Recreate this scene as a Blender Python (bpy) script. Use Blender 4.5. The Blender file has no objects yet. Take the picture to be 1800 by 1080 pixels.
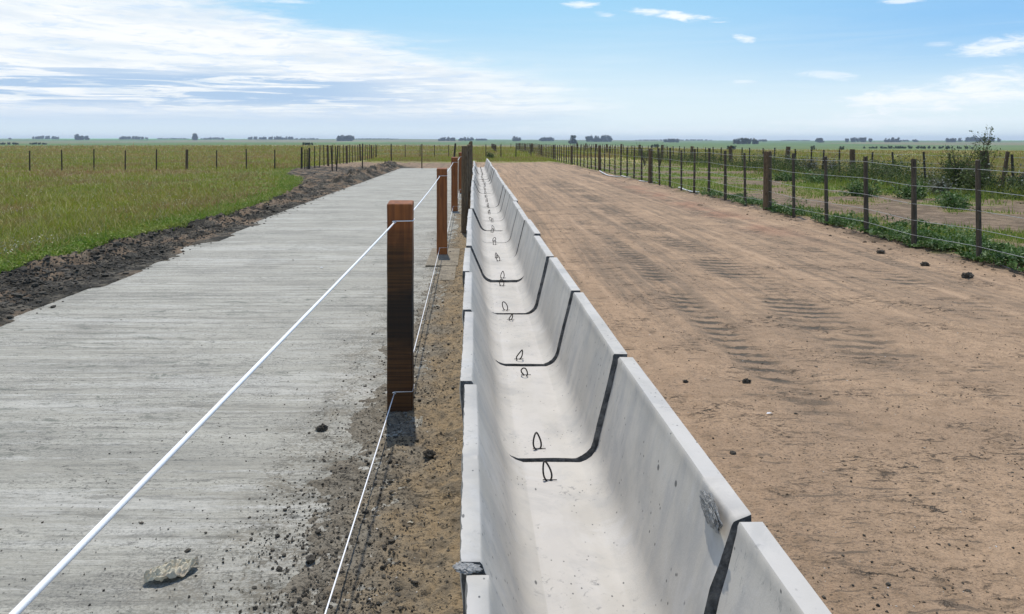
import bpy, math, random
import numpy as np
from mathutils import Vector, Matrix
random.seed(7); rng = np.random.default_rng(11)
R = math.radians
S = bpy.context.scene
COL = S.collection

# ------------------------------------------------------------------ camera, world, sun, exposure
CAM_Z = 1.6
cam_d = bpy.data.cameras.new('camera'); cam = bpy.data.objects.new('camera', cam_d); COL.objects.link(cam)
cam.location = (0, 0, CAM_Z); cam.rotation_euler = (R(90), 0, 0)
cam_d.sensor_width = 36; cam_d.lens = 27
cam_d.shift_x = 65/1800; cam_d.shift_y = -292/1800
cam_d.clip_start = 0.05; cam_d.clip_end = 30000
S.camera = cam
S.view_settings.view_transform = 'Standard'; S.view_settings.look = 'None'
S.view_settings.exposure = 0.42; S.view_settings.gamma = 1.0
SUN_EL, SUN_AZ = 66.0, -6.0          # sun high, almost straight ahead of the camera
sd = bpy.data.lights.new('sun', 'SUN'); sun = bpy.data.objects.new('sun', sd); COL.objects.link(sun)
sd.energy = 2.9; sd.angle = R(0.6); sd.color = (1.0, 0.95, 0.87)
sv = Vector((math.sin(R(SUN_AZ))*math.cos(R(SUN_EL)), math.cos(R(SUN_AZ))*math.cos(R(SUN_EL)), math.sin(R(SUN_EL))))
sun.rotation_euler = sv.to_track_quat('Z', 'Y').to_euler()
sun.location = sv*50

class NT:
    """small helper that writes node graphs"""
    def __init__(s, tree): s.t = tree; s.n = tree.nodes; s.l = tree.links
    def new(s, typ, **kw):
        n = s.n.new(typ)
        for k, v in kw.items(): setattr(n, k, v)
        return n
    def put(s, sock, v):
        if hasattr(v, 'is_output') or isinstance(v, bpy.types.NodeSocket): s.l.new(v, sock)
        elif v is not None: sock.default_value = v
    def m(s, op, a, b=None, c=None, clamp=False):
        n = s.new('ShaderNodeMath', operation=op); n.use_clamp = clamp
        s.put(n.inputs[0], a)
        if b is not None: s.put(n.inputs[1], b)
        if c is not None: s.put(n.inputs[2], c)
        return n.outputs[0]
    def mix(s, f, a, b, blend='MIX'):
        n = s.new('ShaderNodeMix', data_type='RGBA', blend_type=blend)
        s.put(n.inputs[0], f); s.put(n.inputs[6], col(a)); s.put(n.inputs[7], col(b))
        return n.outputs[2]
    def ss(s, v, lo, hi):
        n = s.new('ShaderNodeMapRange', interpolation_type='SMOOTHSTEP')
        s.put(n.inputs[0], v); s.put(n.inputs[1], lo); s.put(n.inputs[2], hi)
        return n.outputs[0]
    def noise(s, vec, scale, detail=4, rough=.55, dist=0, w=None):
        n = s.new('ShaderNodeTexNoise'); s.put(n.inputs['Vector'], vec)
        n.inputs['Scale'].default_value = scale; n.inputs['Detail'].default_value = detail
        n.inputs['Roughness'].default_value = rough; n.inputs['Distortion'].default_value = dist
        return n.outputs[0]
    def vor(s, vec, scale, feature='F1', rnd=1.0):
        n = s.new('ShaderNodeTexVoronoi', feature=feature); s.put(n.inputs['Vector'], vec)
        n.inputs['Scale'].default_value = scale; n.inputs['Randomness'].default_value = rnd
        return n
    def comb(s, x, y, z):
        n = s.new('ShaderNodeCombineXYZ'); s.put(n.inputs[0], x); s.put(n.inputs[1], y); s.put(n.inputs[2], z); return n.outputs[0]
    def scalev(s, v, k):
        n = s.new('ShaderNodeVectorMath', operation='MULTIPLY'); s.put(n.inputs[0], v); n.inputs[1].default_value = k; return n.outputs[0]
    def bump(s, h, strength, dist, nrm=None):
        n = s.new('ShaderNodeBump'); s.put(n.inputs['Height'], h); n.inputs['Strength'].default_value = strength
        n.inputs['Distance'].default_value = dist
        if nrm is not None: s.put(n.inputs['Normal'], nrm)
        return n.outputs[0]
def col(c):
    if isinstance(c, (tuple, list)) and len(c) == 3: return (*c, 1)
    return c

w = bpy.data.worlds.new('World'); S.world = w; w.use_nodes = True
q = NT(w.node_tree); q.n.clear()
sky = q.new('ShaderNodeTexSky', sky_type='NISHITA'); sky.sun_disc = False
sky.sun_elevation = R(SUN_EL); sky.sun_rotation = R(SUN_AZ)
sky.air_density = 1.0; sky.dust_density = 0.3; sky.ozone_density = 2.5; sky.altitude = 100
SKY_K = 0.15
tc = q.new('ShaderNodeTexCoord'); sx = q.new('ShaderNodeSeparateXYZ'); q.put(sx.inputs[0], tc.outputs['Generated'])
X_, Y_, Z_ = sx.outputs
az = q.m('ARCTAN2', X_, Y_)
hl = q.m('SQRT', q.m('ADD', q.m('MULTIPLY', X_, X_), q.m('MULTIPLY', Y_, Y_)))
el = q.m('DIVIDE', Z_, hl)                                  # tangent of the elevation
skc = q.new('ShaderNodeVectorMath', operation='SCALE'); q.put(skc.inputs[0], sky.outputs[0]); skc.inputs['Scale'].default_value = SKY_K
# clear sky: the physical sky, pulled towards the photograph's pale blue near the horizon
elc = q.m('MAXIMUM', el, 0.0)
grad = q.mix(q.ss(elc, 0.0, 0.19), (0.64, 0.73, 0.755), (0.275, 0.515, 0.72))
upper = q.mix(q.ss(elc, 0.20, 0.75), grad, skc.outputs[0])
clear = upper
# warmer/deeper blue to the right
clear = q.mix(q.m('MULTIPLY', q.ss(az, 0.15, 0.65), q.ss(elc, 0.03, 0.15)), clear, (0.215, 0.435, 0.70))
# cloud coordinates: flat layer seen in perspective
inv = q.m('DIVIDE', 1.0, q.m('ADD', elc, 0.035))
cv = q.comb(q.m('MULTIPLY', az, inv), inv, 0.0)
av = q.comb(q.m('MULTIPLY', az, 6.0), q.m('MULTIPLY', elc, 46.0), 0.3)
av2 = q.comb(q.m('MULTIPLY', az, 2.2), q.m('MULTIPLY', elc, 34.0), 4.3)
n1 = q.noise(av, 1.6, 9, .62, .35); n2 = q.noise(av2, 1.8, 9, .6, .5); n3 = q.noise(cv, 1.0, 8, .62, .3)
bv0 = q.comb(q.m('MULTIPLY', az, 9.0), q.m('MULTIPLY', elc, 60.0), 2.7)
n2s = q.noise(q.comb(q.m('MULTIPLY', az, 4.5), q.m('MULTIPLY', elc, 85.0), 9.1), 1.5, 9, .64, .6)
wob = q.m('MULTIPLY', q.m('SUBTRACT', n1, 0.5), 0.085)
# big bank on the left: upper edge slopes down from upper left to the middle
edge = q.m('SUBTRACT', q.m('MULTIPLY_ADD', az, -0.225, 0.100), elc)
bank = q.ss(q.m('ADD', edge, wob), -0.018, 0.024)
bank = q.m('MULTIPLY', bank, q.ss(q.m('ADD', az, q.m('MULTIPLY', n2, 0.3)), 0.40, 0.10))
bank = q.m('MULTIPLY', bank, q.ss(elc, 0.0, 0.035))
streak = q.ss(n2, 0.40, 0.62)
ccol = q.mix(q.ss(n3, 0.34, 0.58), (0.60, 0.66, 0.72), (0.77, 0.78, 0.78))
ccol = q.mix(q.m('MULTIPLY', q.ss(q.noise(bv0, 2.6, 10, .7, .5), 0.50, 0.36), 0.6), ccol, (0.50, 0.61, 0.76))
# blue-grey shaded band low in the bank
lowb = q.m('MULTIPLY', q.ss(elc, 0.030, 0.052), q.ss(q.m('ADD', elc, q.m('MULTIPLY', q.m('SUBTRACT', n2, .5), 0.05)), 0.098, 0.075))
lowb = q.m('MULTIPLY', lowb, q.ss(az, 0.06, -0.22))
ccol = q.mix(q.m('MULTIPLY', lowb, q.ss(n2s, 0.58, 0.47)), ccol, (0.32, 0.45, 0.63))
hb = q.m('MULTIPLY', q.ss(elc, 0.046, 0.022), 0.9)
ccol = q.mix(hb, ccol, (0.43, 0.54, 0.68))
s1 = q.mix(q.m('MULTIPLY', bank, q.m('MULTIPLY_ADD', streak, 0.15, 0.85)), clear, ccol)
# thin wisps over the rest
bvec = q.comb(q.m('MULTIPLY', az, 14.0), q.m('MULTIPLY', elc, 60.0), 7.7)
blobn = q.noise(bvec, 1.9, 9, .68, .5)
def blob(azc, elc0, ra, re, slope, soft=.5, gain=1.0, thr=.5):
    a = q.m('SUBTRACT', az, azc); e = q.m('SUBTRACT', el, q.m('MULTIPLY_ADD', a, slope, elc0))
    d = q.m('ADD', q.m('POWER', q.m('ABSOLUTE', q.m('DIVIDE', a, ra)), 2.0), q.m('POWER', q.m('ABSOLUTE', q.m('DIVIDE', e, re)), 2.0))
    d = q.m('ADD', d, q.m('MULTIPLY', q.m('SUBTRACT', blobn, .5), 5.0))
    return q.m('MULTIPLY', q.m('POWER', q.ss(d, 1.5, 0.3-soft*.8), 1.3), gain)
def pa(x): return math.atan2(x-835, 1350)
def pe(x, y): return (248-y)/math.hypot(1350, x-835)
for (x, y, rx, ry, sl, so, ga) in [(1185, 27, 70, 9, -0.16, .6, .95), (1020, 8, 32, 6, 0, .9, .8), (1062, 25, 20, 5, -.1, .8, .7), (1310, 69, 18, 8, -.3, .7, .8),
                                   (1305, 144, 24, 4, 0, .9, .6), (1460, 133, 45, 8, -.1, 1, .55), (1770, 80, 60, 15, .1, .8, .85), (1730, 158, 170, 28, .12, 1, 1.0), (1620, 172, 120, 12, .05, 1, .8),
                                   (1585, 2, 35, 5, 0, .9, .7), (1650, 78, 22, 5, 0, 1, .4), (610, 71, 45, 7, 0, .8, .8), (500, 2, 60, 5, 0, 1, .6), (960, 158, 90, 5, 0, 1, .6),
                                   (970, 189, 130, 6, 0, 1, .5), (1200, 232, 420, 10, 0, 1, .35), (1560, 215, 190, 10, 0, 1, .45)]:
    s1 = q.mix(blob(pa(x), pe(x, y), rx/1350, ry/1350, sl, so, ga), s1, (0.76, 0.79, 0.82))
veil = q.m('MULTIPLY', q.ss(n2, 0.42, 0.75), q.m('MULTIPLY', q.ss(elc, 0.2, 0.02), 0.35))
s1 = q.mix(veil, s1, (0.64, 0.72, 0.78))
s1 = q.mix(q.ss(elc, 0.25, 0.9), s1, upper)
s1 = q.mix(q.ss(el, 0.0, -0.05), s1, (0.3, 0.32, 0.33))
bg = q.new('ShaderNodeBackground'); q.put(bg.inputs[0], s1); bg.inputs[1].default_value = 1.0
ow = q.new('ShaderNodeOutputWorld'); q.put(ow.inputs[0], bg.outputs[0])

# ------------------------------------------------------------------ object helpers
def tag(o, label=None, cat=None, group=None, kind=None):
    if label: o['label'] = label
    if cat: o['category'] = cat
    if group: o['group'] = group
    if kind: o['kind'] = kind
    return o
def empty(name, loc=(0, 0, 0), rz=0, label=None, cat=None, group=None):
    o = bpy.data.objects.new(name, None); COL.objects.link(o); o.location = loc; o.rotation_euler = (0, 0, rz)
    o.empty_display_size = .1
    return tag(o, label, cat, group)
def link(name, me, parent=None):
    o = bpy.data.objects.new(name, me); COL.objects.link(o)
    if parent: o.parent = parent
    return o
def mesh_np(name, V, F, mat=None, smooth=False):
    """F: (n,k) array or list of faces"""
    me = bpy.data.meshes.new(name); V = np.asarray(V, dtype=np.float32)
    if isinstance(F, np.ndarray):
        n, k = F.shape
        me.vertices.add(len(V)); me.vertices.foreach_set('co', V.ravel())
        me.loops.add(n*k); me.loops.foreach_set('vertex_index', F.astype(np.int32).ravel())
        me.polygons.add(n); me.polygons.foreach_set('loop_start', np.arange(0, n*k, k, dtype=np.int32))
        me.update(calc_edges=True)
    else:
        me.from_pydata([tuple(map(float, v)) for v in V], [], F)
    me.polygons.foreach_set('use_smooth', np.full(len(me.polygons), smooth, dtype=bool))
    if mat: me.materials.append(mat)
    me.update(); return me
class MB:
    def __init__(s): s.v = []; s.f = []
    def add(s, v, f):
        o = len(s.v); s.v += [tuple(p) for p in v]; s.f += [tuple(i+o for i in g) for g in f]; return s
    def box(s, x0, x1, y0, y1, z0, z1, b=0.0):
        v = [(x0, y0, z0), (x1, y0, z0), (x1, y1, z0), (x0, y1, z0), (x0, y0, z1), (x1, y0, z1), (x1, y1, z1), (x0, y1, z1)]
        return s.add(v, [(3, 2, 1, 0), (4, 5, 6, 7), (0, 1, 5, 4), (1, 2, 6, 5), (2, 3, 7, 6), (3, 0, 4, 7)])
    def tube(s, pts, rad, seg=8, caps=True, flat=1.0):
        pts = [Vector(p) for p in pts]; n = len(pts)
        if not isinstance(rad, (list, tuple, np.ndarray)): rad = [rad]*n
        o = len(s.v); up = None
        for i, p in enumerate(pts):
            t = (pts[min(i+1, n-1)]-pts[max(i-1, 0)]).normalized()
            if up is None: up = Vector((0, 0, 1)) if abs(t.z) < .9 else Vector((0, 1, 0))
            a = t.cross(up).normalized(); b = a.cross(t).normalized(); up = b
            for k in range(seg):
                an = 2*math.pi*k/seg; s.v.append(tuple(p+a*math.cos(an)*rad[i]+b*math.sin(an)*rad[i]*flat))
        for i in range(n-1):
            for k in range(seg):
                s.f.append((o+i*seg+k, o+i*seg+(k+1) % seg, o+(i+1)*seg+(k+1) % seg, o+(i+1)*seg+k))
        if caps:
            s.f.append(tuple(o+k for k in range(seg))[::-1]); s.f.append(tuple(o+(n-1)*seg+k for k in range(seg)))
        return s
    def mesh(s, name, mat, smooth=False): return mesh_np(name, s.v, s.f, mat, smooth)
    def build(s, name, mat, parent=None, smooth=False): return link(name, s.mesh(name, mat, smooth), parent)

# ---- numpy noise
_P = np.random.default_rng(5).permutation(512); _P = np.concatenate([_P, _P, _P])
_G = np.random.default_rng(6).normal(size=(512, 2)); _G /= np.linalg.norm(_G, axis=1)[:, None]
def perlin(x, y):
    xi = np.floor(x).astype(np.int64); yi = np.floor(y).astype(np.int64); fx = x-xi; fy = y-yi
    xi &= 511; yi &= 511
    def g(ix, iy, dx, dy):
        h = _P[(_P[ix & 511]+iy) & 511]; return _G[h, 0]*dx+_G[h, 1]*dy
    u = fx*fx*fx*(fx*(fx*6-15)+10); v = fy*fy*fy*(fy*(fy*6-15)+10)
    a = g(xi, yi, fx, fy); b = g(xi+1, yi, fx-1, fy); c = g(xi, yi+1, fx, fy-1); d = g(xi+1, yi+1, fx-1, fy-1)
    return (a+(b-a)*u)*(1-v)+(c+(d-c)*u)*v
def fbm(x, y, f, oct=4, gain=.5, seed=0.):
    s = 0; a = 1; x = np.asarray(x, float)+seed*17.3; y = np.asarray(y, float)-seed*9.1
    for i in range(oct): s = s+a*perlin(x*f+i*37.1, y*f+i*11.7); a *= gain; f *= 2.03
    return s
def sst(v, lo, hi):
    t = np.clip((v-lo)/(hi-lo), 0, 1); return t*t*(3-2*t)

# ------------------------------------------------------------------ materials
def pmat(name):
    m = bpy.data.materials.new(name); m.use_nodes = True; q = NT(m.node_tree)
    b = m.node_tree.nodes['Principled BSDF']; return m, q, b
def pos(q): return q.new('ShaderNodeNewGeometry').outputs['Position']
def objc(q): return q.new('ShaderNodeTexCoord').outputs['Object']

def ground_material():
    m, q, b = pmat('ground_earth'); P = pos(q)
    at = q.new('ShaderNodeAttribute', attribute_name='zone'); se = q.new('ShaderNodeSeparateColor'); q.put(se.inputs[0], at.outputs['Color'])
    G, D, Rr = se.outputs[:3]                                    # grass, dark soil, red gravel
    at2 = q.new('ShaderNodeAttribute', attribute_name='zone2'); se2 = q.new('ShaderNodeSeparateColor'); q.put(se2.inputs[0], at2.outputs['Color'])
    STRIP, FAR, TRK = se2.outputs
    f1 = q.noise(P, 1.1, 5, .6); f2 = q.noise(P, 9, 6, .65); f3 = q.noise(P, 70, 6, .7); f4 = q.noise(P, 260, 3, .7)
    sand = q.mix(q.ss(f1, .35, .65), (0.458, 0.308, 0.190), (0.372, 0.252, 0.158))
    sand = q.mix(q.m('MULTIPLY', q.ss(f2, .42, .66), .5), sand, (0.245, 0.165, 0.098))
    sand = q.mix(q.m('MULTIPLY', q.ss(f3, .50, .66), .65), sand, (0.15, 0.11, 0.072))
    sand = q.mix(q.m('MULTIPLY', q.ss(f4, .60, .72), .5), sand, (0.55, 0.45, 0.33))
    vo = q.vor(P, 55); sand = q.mix(q.m('MULTIPLY', q.ss(vo.outputs['Distance'], .28, .10), q.m('MULTIPLY', q.ss(q.noise(P, 4, 3), .48, .62), .8)), sand, (0.06, 0.05, 0.04))
    sp0 = q.new('ShaderNodeSeparateXYZ'); q.put(sp0.inputs[0], P)
    tw = q.m('SINE', q.m('ADD', q.m('MULTIPLY', sp0.outputs[1], 2*math.pi/.21), q.m('ADD', q.m('MULTIPLY', sp0.outputs[0], 7.0), q.m('MULTIPLY', q.noise(P, 1.6, 3, .6), 5.0))))
    tr1 = q.m('MULTIPLY', TRK, q.m('MULTIPLY', q.ss(q.m('ADD', tw, q.m('MULTIPLY', q.m('SUBTRACT', q.noise(q.scalev(P, (8, 30, 8)), 1, 5, .75), .5), 2.6)), -.2, .75), q.ss(q.noise(q.scalev(P, (4, 7, 1)), 1, 5, .7), .36, .50)))
    tr0 = q.m('MULTIPLY', TRK, .22)
    lw = q.noise(q.scalev(P, (5.5, .16, 1)), 1.0, 6, .68, .4); lw2 = q.noise(q.scalev(P, (14, .7, 1)), 1.0, 6, .75, .6)
    lf = q.ss(sp0.outputs[1], 3.5, 9)
    sand = q.mix(q.m('MULTIPLY', q.ss(lw, .47, .62), q.m('MULTIPLY', lf, .55)), sand, (0.185, 0.140, 0.098))
    sand = q.mix(q.m('MULTIPLY', q.ss(lw, .46, .34), q.m('MULTIPLY', lf, .55)), sand, (0.52, 0.355, 0.225))
    lwd = q.m('MULTIPLY', q.m('MULTIPLY', q.ss(lw2, .545, .62), q.ss(q.noise(q.scalev(P, (1.0, .5, 1)), 1, 4, .6), .47, .58)), q.m('MULTIPLY', lf, q.ss(q.noise(q.scalev(P, (12, 16, 1)), 1.0, 5, .75), .44, .56)))
    tr0 = q.m('MAXIMUM', tr0, q.m('MULTIPLY', lwd, .8))
    stk = q.m('MULTIPLY', q.ss(q.noise(q.scalev(P, (2.4, 12, 1)), 1.0, 8, .72, .9), .565, .61), q.ss(q.noise(P, .9, 3, .6), .46, .56))
    scf = q.m('MULTIPLY', q.ss(q.noise(q.scalev(P, (9, 22, 1)), 1.0, 7, .76, 1.0), .54, .60), q.ss(q.noise(q.scalev(P, (1.3, 1.9, 1)), 1, 5, .65), .50, .62))
    fine = q.m('MULTIPLY', q.ss(q.noise(q.scalev(P, (30, 58, 40)), 1.0, 7, .86, .6), .52, .60), q.m('MULTIPLY_ADD', q.ss(q.noise(P, 1.3, 5, .65), .42, .62), .60, .28))
    trk = q.m('MAXIMUM', q.m('MAXIMUM', q.m('MULTIPLY', tr1, .9), tr0), q.m('MAXIMUM', q.m('MULTIPLY', stk, .6), q.m('MAXIMUM', q.m('MULTIPLY', scf, .9), fine)), clamp=True)
    sand = q.mix(q.m('MULTIPLY', Rr, .75), sand, (0.36, 0.165, 0.10))
    sand = q.mix(trk, sand, (0.070, 0.064, 0.052))
    # strip by the trough: yellower with grey crumbs
    sxp = q.new('ShaderNodeSeparateXYZ'); q.put(sxp.inputs[0], P)
    gb = q.ss(q.m('ADD', sxp.outputs[0], q.m('MULTIPLY', q.m('SUBTRACT', q.noise(P, 3, 5, .6), .5), .9)), -.50, -.20)
    st = q.mix(gb, (0.235, 0.205, 0.155), (0.30, 0.222, 0.130))
    st = q.mix(q.m('MULTIPLY', q.ss(f2, .44, .62), .7), st, (0.15, 0.125, 0.09))
    f5 = q.noise(q.scalev(P, (30, 62, 40)), 1.0, 7, .85, .6)
    st = q.mix(q.m('MULTIPLY', q.ss(f5, .50, .585), .9), st, (0.040, 0.037, 0.030))
    st = q.mix(q.m('MULTIPLY', q.ss(f4, .60, .70), .5), st, (0.42, 0.36, 0.27))
    sand = q.mix(STRIP, sand, st)
    dk = q.mix(q.ss(q.noise(P, 3.2, 6, .6), .4, .62), (0.030, 0.027, 0.020), (0.130, 0.112, 0.084))
    dk = q.mix(q.m('MULTIPLY', q.ss(q.noise(q.scalev(P, (14, 24, 20)), 1.0, 6, .75, .6), .48, .58), .85), dk, (0.022, 0.020, 0.016))
    dkb = q.mix(q.ss(q.noise(P, 2.4, 6, .65), .42, .60), (0.100, 0.072, 0.048), (0.235, 0.170, 0.112)); dkb = q.mix(q.m('MULTIPLY', q.ss(q.noise(q.scalev(P, (9, 16, 9)), 1.0, 7, .8, .6), .50, .60), .85), dkb, (0.045, 0.034, 0.024))
    dk = q.mix(q.ss(sp0.outputs[0], 2, 4), dk, dkb)
    c = q.mix(D, sand, dk)
    gn = q.noise(P, .55, 5, .6); gn2 = q.noise(q.scalev(P, (1, .35, 1)), .12, 4, .55); gn3 = q.noise(P, 24, 4, .7)
    gr = q.mix(q.ss(gn, .42, .58), (0.14, 0.19, 0.030), (0.20, 0.165, 0.06))
    gr = q.mix(q.ss(gn2, .44, .62), gr, (0.25, 0.175, 0.085))
    gr = q.mix(q.m('MULTIPLY', q.ss(gn3, .45, .62), .6), gr, (0.050, 0.060, 0.018))
    # far farmland: broad fields
    vf = q.vor(q.scalev(P, (1, .55, 1)), .0016); sc = q.new('ShaderNodeSeparateColor'); q.put(sc.inputs[0], vf.outputs['Color'])
    fld = q.mix(q.ss(sc.outputs[0], .35, .75), (0.100, 0.160, 0.040), (0.190, 0.175, 0.085))
    fld = q.mix(q.ss(sc.outputs[1], .66, .72), fld, (0.07, 0.36, 0.03))
    fld = q.mix(q.m('MULTIPLY', q.ss(q.noise(P, .012, 5, .6), .52, .62), .6), fld, (0.07, 0.10, 0.05))
    mid = q.mix(q.ss(q.noise(q.scalev(P, (.4, 1.6, 1)), .03, 4), .42, .6), (0.24, 0.255, 0.075), (0.33, 0.24, 0.10))
    d = q.new('ShaderNodeVectorMath', operation='LENGTH'); q.put(d.inputs[0], P)
    gr = q.mix(q.ss(d.outputs['Value'], 38, 75), gr, mid)
    gr = q.mix(FAR, gr, fld)
    c = q.mix(G, c, gr)
    q.put(b.inputs['Base Color'], c); b.inputs['Roughness'].default_value = 0.95
    b.inputs['Specular IOR Level'].default_value = 0.15
    h = q.m('ADD', q.m('SUBTRACT', f3, q.m('MULTIPLY', q.m('MAXIMUM', tr1, scf), 1.2)), q.m('MULTIPLY', f4, .35))
    n_ = q.bump(h, 0.9, 0.012, q.bump(f2, .6, .03))
    q.put(b.inputs['Normal'], n_); return m

def slab_material():
    m, q, b = pmat('apron_concrete'); P = pos(q)
    gx = q.noise(q.scalev(P, (.9, 30, 1)), 1.0, 7, .7, .05)              # transverse screed lines
    gx2 = q.noise(q.scalev(P, (2.6, 95, 1)), 1.0, 5, .72, .05); gx3 = q.noise(q.scalev(P, (.35, 5.2, 1)), 1.0, 7, .72, .05); gx5 = q.noise(q.scalev(P, (.22, 1.7, 1)), 1.0, 8, .76, .05); gx4 = q.noise(q.scalev(P, (.5, 14, 1)), 1.0, 7, .74, .05)
    f1 = q.noise(P, 1.3, 5, .6); f3 = q.noise(P, 85, 5, .7); f2 = q.noise(P, 8, 5, .6)
    c = q.mix(q.ss(gx3, .38, .62), (0.345, 0.322, 0.262), (0.440, 0.414, 0.342))
    c = q.mix(q.m('MULTIPLY', q.ss(gx5, .50, .60), .38), c, (0.235, 0.222, 0.185)); c = q.mix(q.m('MULTIPLY', q.ss(gx5, .46, .37), .55), c, (0.54, 0.515, 0.45))
    spy = q.new('ShaderNodeSeparateXYZ'); q.put(spy.inputs[0], P)
    cph = q.m('MULTIPLY_ADD', spy.outputs[1], 2*math.pi/.165, q.m('MULTIPLY', q.noise(q.scalev(P, (.25, 1.1, 1)), 1.0, 4, .6), 16.0))
    cmb = q.m('ADD', q.m('SINE', cph), q.m('MULTIPLY', q.m('SUBTRACT', q.noise(q.scalev(P, (5, 26, 1)), 1.0, 6, .78, .3), .5), 3.2))
    cgt = q.ss(q.noise(q.scalev(P, (.5, 2.0, 1)), 1.0, 4, .6), .36, .58)
    c = q.mix(q.m('MULTIPLY', q.ss(cmb, .70, 1.15), q.m('MULTIPLY', cgt, .55)), c, (0.150, 0.142, 0.118))
    c = q.mix(q.m('MULTIPLY', q.ss(cmb, -.75, -1.2), q.m('MULTIPLY', cgt, .60)), c, (0.56, 0.535, 0.47))
    brk = q.ss(q.noise(q.scalev(P, (2.2, 3.5, 1)), 1.0, 7, .7, .8), .40, .60); brk2 = q.ss(q.noise(q.scalev(P, (9, 14, 1)), 1.0, 6, .75, .5), .40, .58)
    c = q.mix(q.m('MULTIPLY', q.ss(gx4, .52, .62), q.m('MULTIPLY', brk, .34)), c, (0.175, 0.165, 0.132)); c = q.mix(q.m('MULTIPLY', q.ss(gx4, .44, .36), q.m('MULTIPLY', brk2, .55)), c, (0.49, 0.47, 0.415))
    c = q.mix(q.m('MULTIPLY', q.ss(gx, .50, .66), q.m('MULTIPLY', brk2, .55)), c, (0.16, 0.157, 0.138))
    c = q.mix(q.m('MULTIPLY', q.ss(gx2, .54, .70), q.m('MULTIPLY', brk, .45)), c, (0.15, 0.15, 0.14))
    c = q.mix(q.m('MULTIPLY', q.ss(gx2, .44, .30), q.m('MULTIPLY', brk, .4)), c, (0.44, 0.43, 0.39))
    gr_ = q.noise(q.scalev(P, (50, 66, 1)), 1.0, 7, .88, .8); c = q.mix(q.m('MULTIPLY', q.ss(gr_, .51, .60), q.m('MULTIPLY_ADD', q.ss(gx3, .42, .62), .35, .35)), c, (0.10, 0.098, 0.085))
    fk = q.noise(q.scalev(P, (17, 46, 1)), 1.0, 8, .85, 1.2); fk2 = q.noise(q.scalev(P, (60, 170, 1)), 1.0, 3, .7, .4)
    fkm = q.m('MULTIPLY', q.ss(fk, .535, .60), q.ss(q.m('ADD', q.noise(q.scalev(P, (.8, 2.2, 1)), 1.0, 5, .65), q.m('MULTIPLY', gx3, .35)), .56, .74))
    c = q.mix(q.m('MULTIPLY', fkm, .85), c, (0.055, 0.053, 0.045))
    c = q.mix(q.m('MULTIPLY', q.ss(fk2, .60, .70), .45), c, (0.09, 0.088, 0.075))
    pa_ = q.m('MULTIPLY', q.ss(f1, .46, .68), q.ss(f3, .47, .60))
    c = q.mix(q.m('MULTIPLY', pa_, .7), c, (0.105, 0.10, 0.088))
    vo = q.vor(P, 30); c = q.mix(q.m('MULTIPLY', q.ss(vo.outputs['Distance'], .22, .08), q.m('MULTIPLY', q.ss(q.noise(P, 2.4, 3), .5, .62), .85)), c, (0.06, 0.055, 0.045))
    at = q.new('ShaderNodeAttribute', attribute_name='zone'); se = q.new('ShaderNodeSeparateColor'); q.put(se.inputs[0], at.outputs['Color'])
    dd = q.m('MULTIPLY', se.outputs[0], q.ss(q.m('ADD', q.noise(P, 45, 6, .8), q.m('MULTIPLY', q.noise(P, 5, 4, .6), .5)), .70, .84))
    mud = q.m('MULTIPLY', q.ss(q.noise(q.scalev(P, (2.6, 6.5, 1)), 1.0, 9, .8, 1.4), .555, .60), q.ss(q.noise(P, .5, 3, .5), .42, .58))
    c = q.mix(q.m('MULTIPLY', mud, .7), c, (0.11, 0.118, 0.092))
    dirt = q.mix(q.ss(f2, .4, .6), (0.20, 0.175, 0.13), (0.10, 0.09, 0.068))
    c = q.mix(q.m('MULTIPLY', dd, .95), c, dirt)
    q.put(b.inputs['Base Color'], c); b.inputs['Roughness'].default_value = .82
    b.inputs['Specular IOR Level'].default_value = .25
    h = q.m('ADD', q.m('MULTIPLY', gx, .5), q.m('ADD', q.m('MULTIPLY', gx2, .45), q.m('MULTIPLY', f3, .25)))
    q.put(b.inputs['Normal'], q.bump(h, .9, .016, q.bump(gx4, .6, .012))); return m

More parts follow.
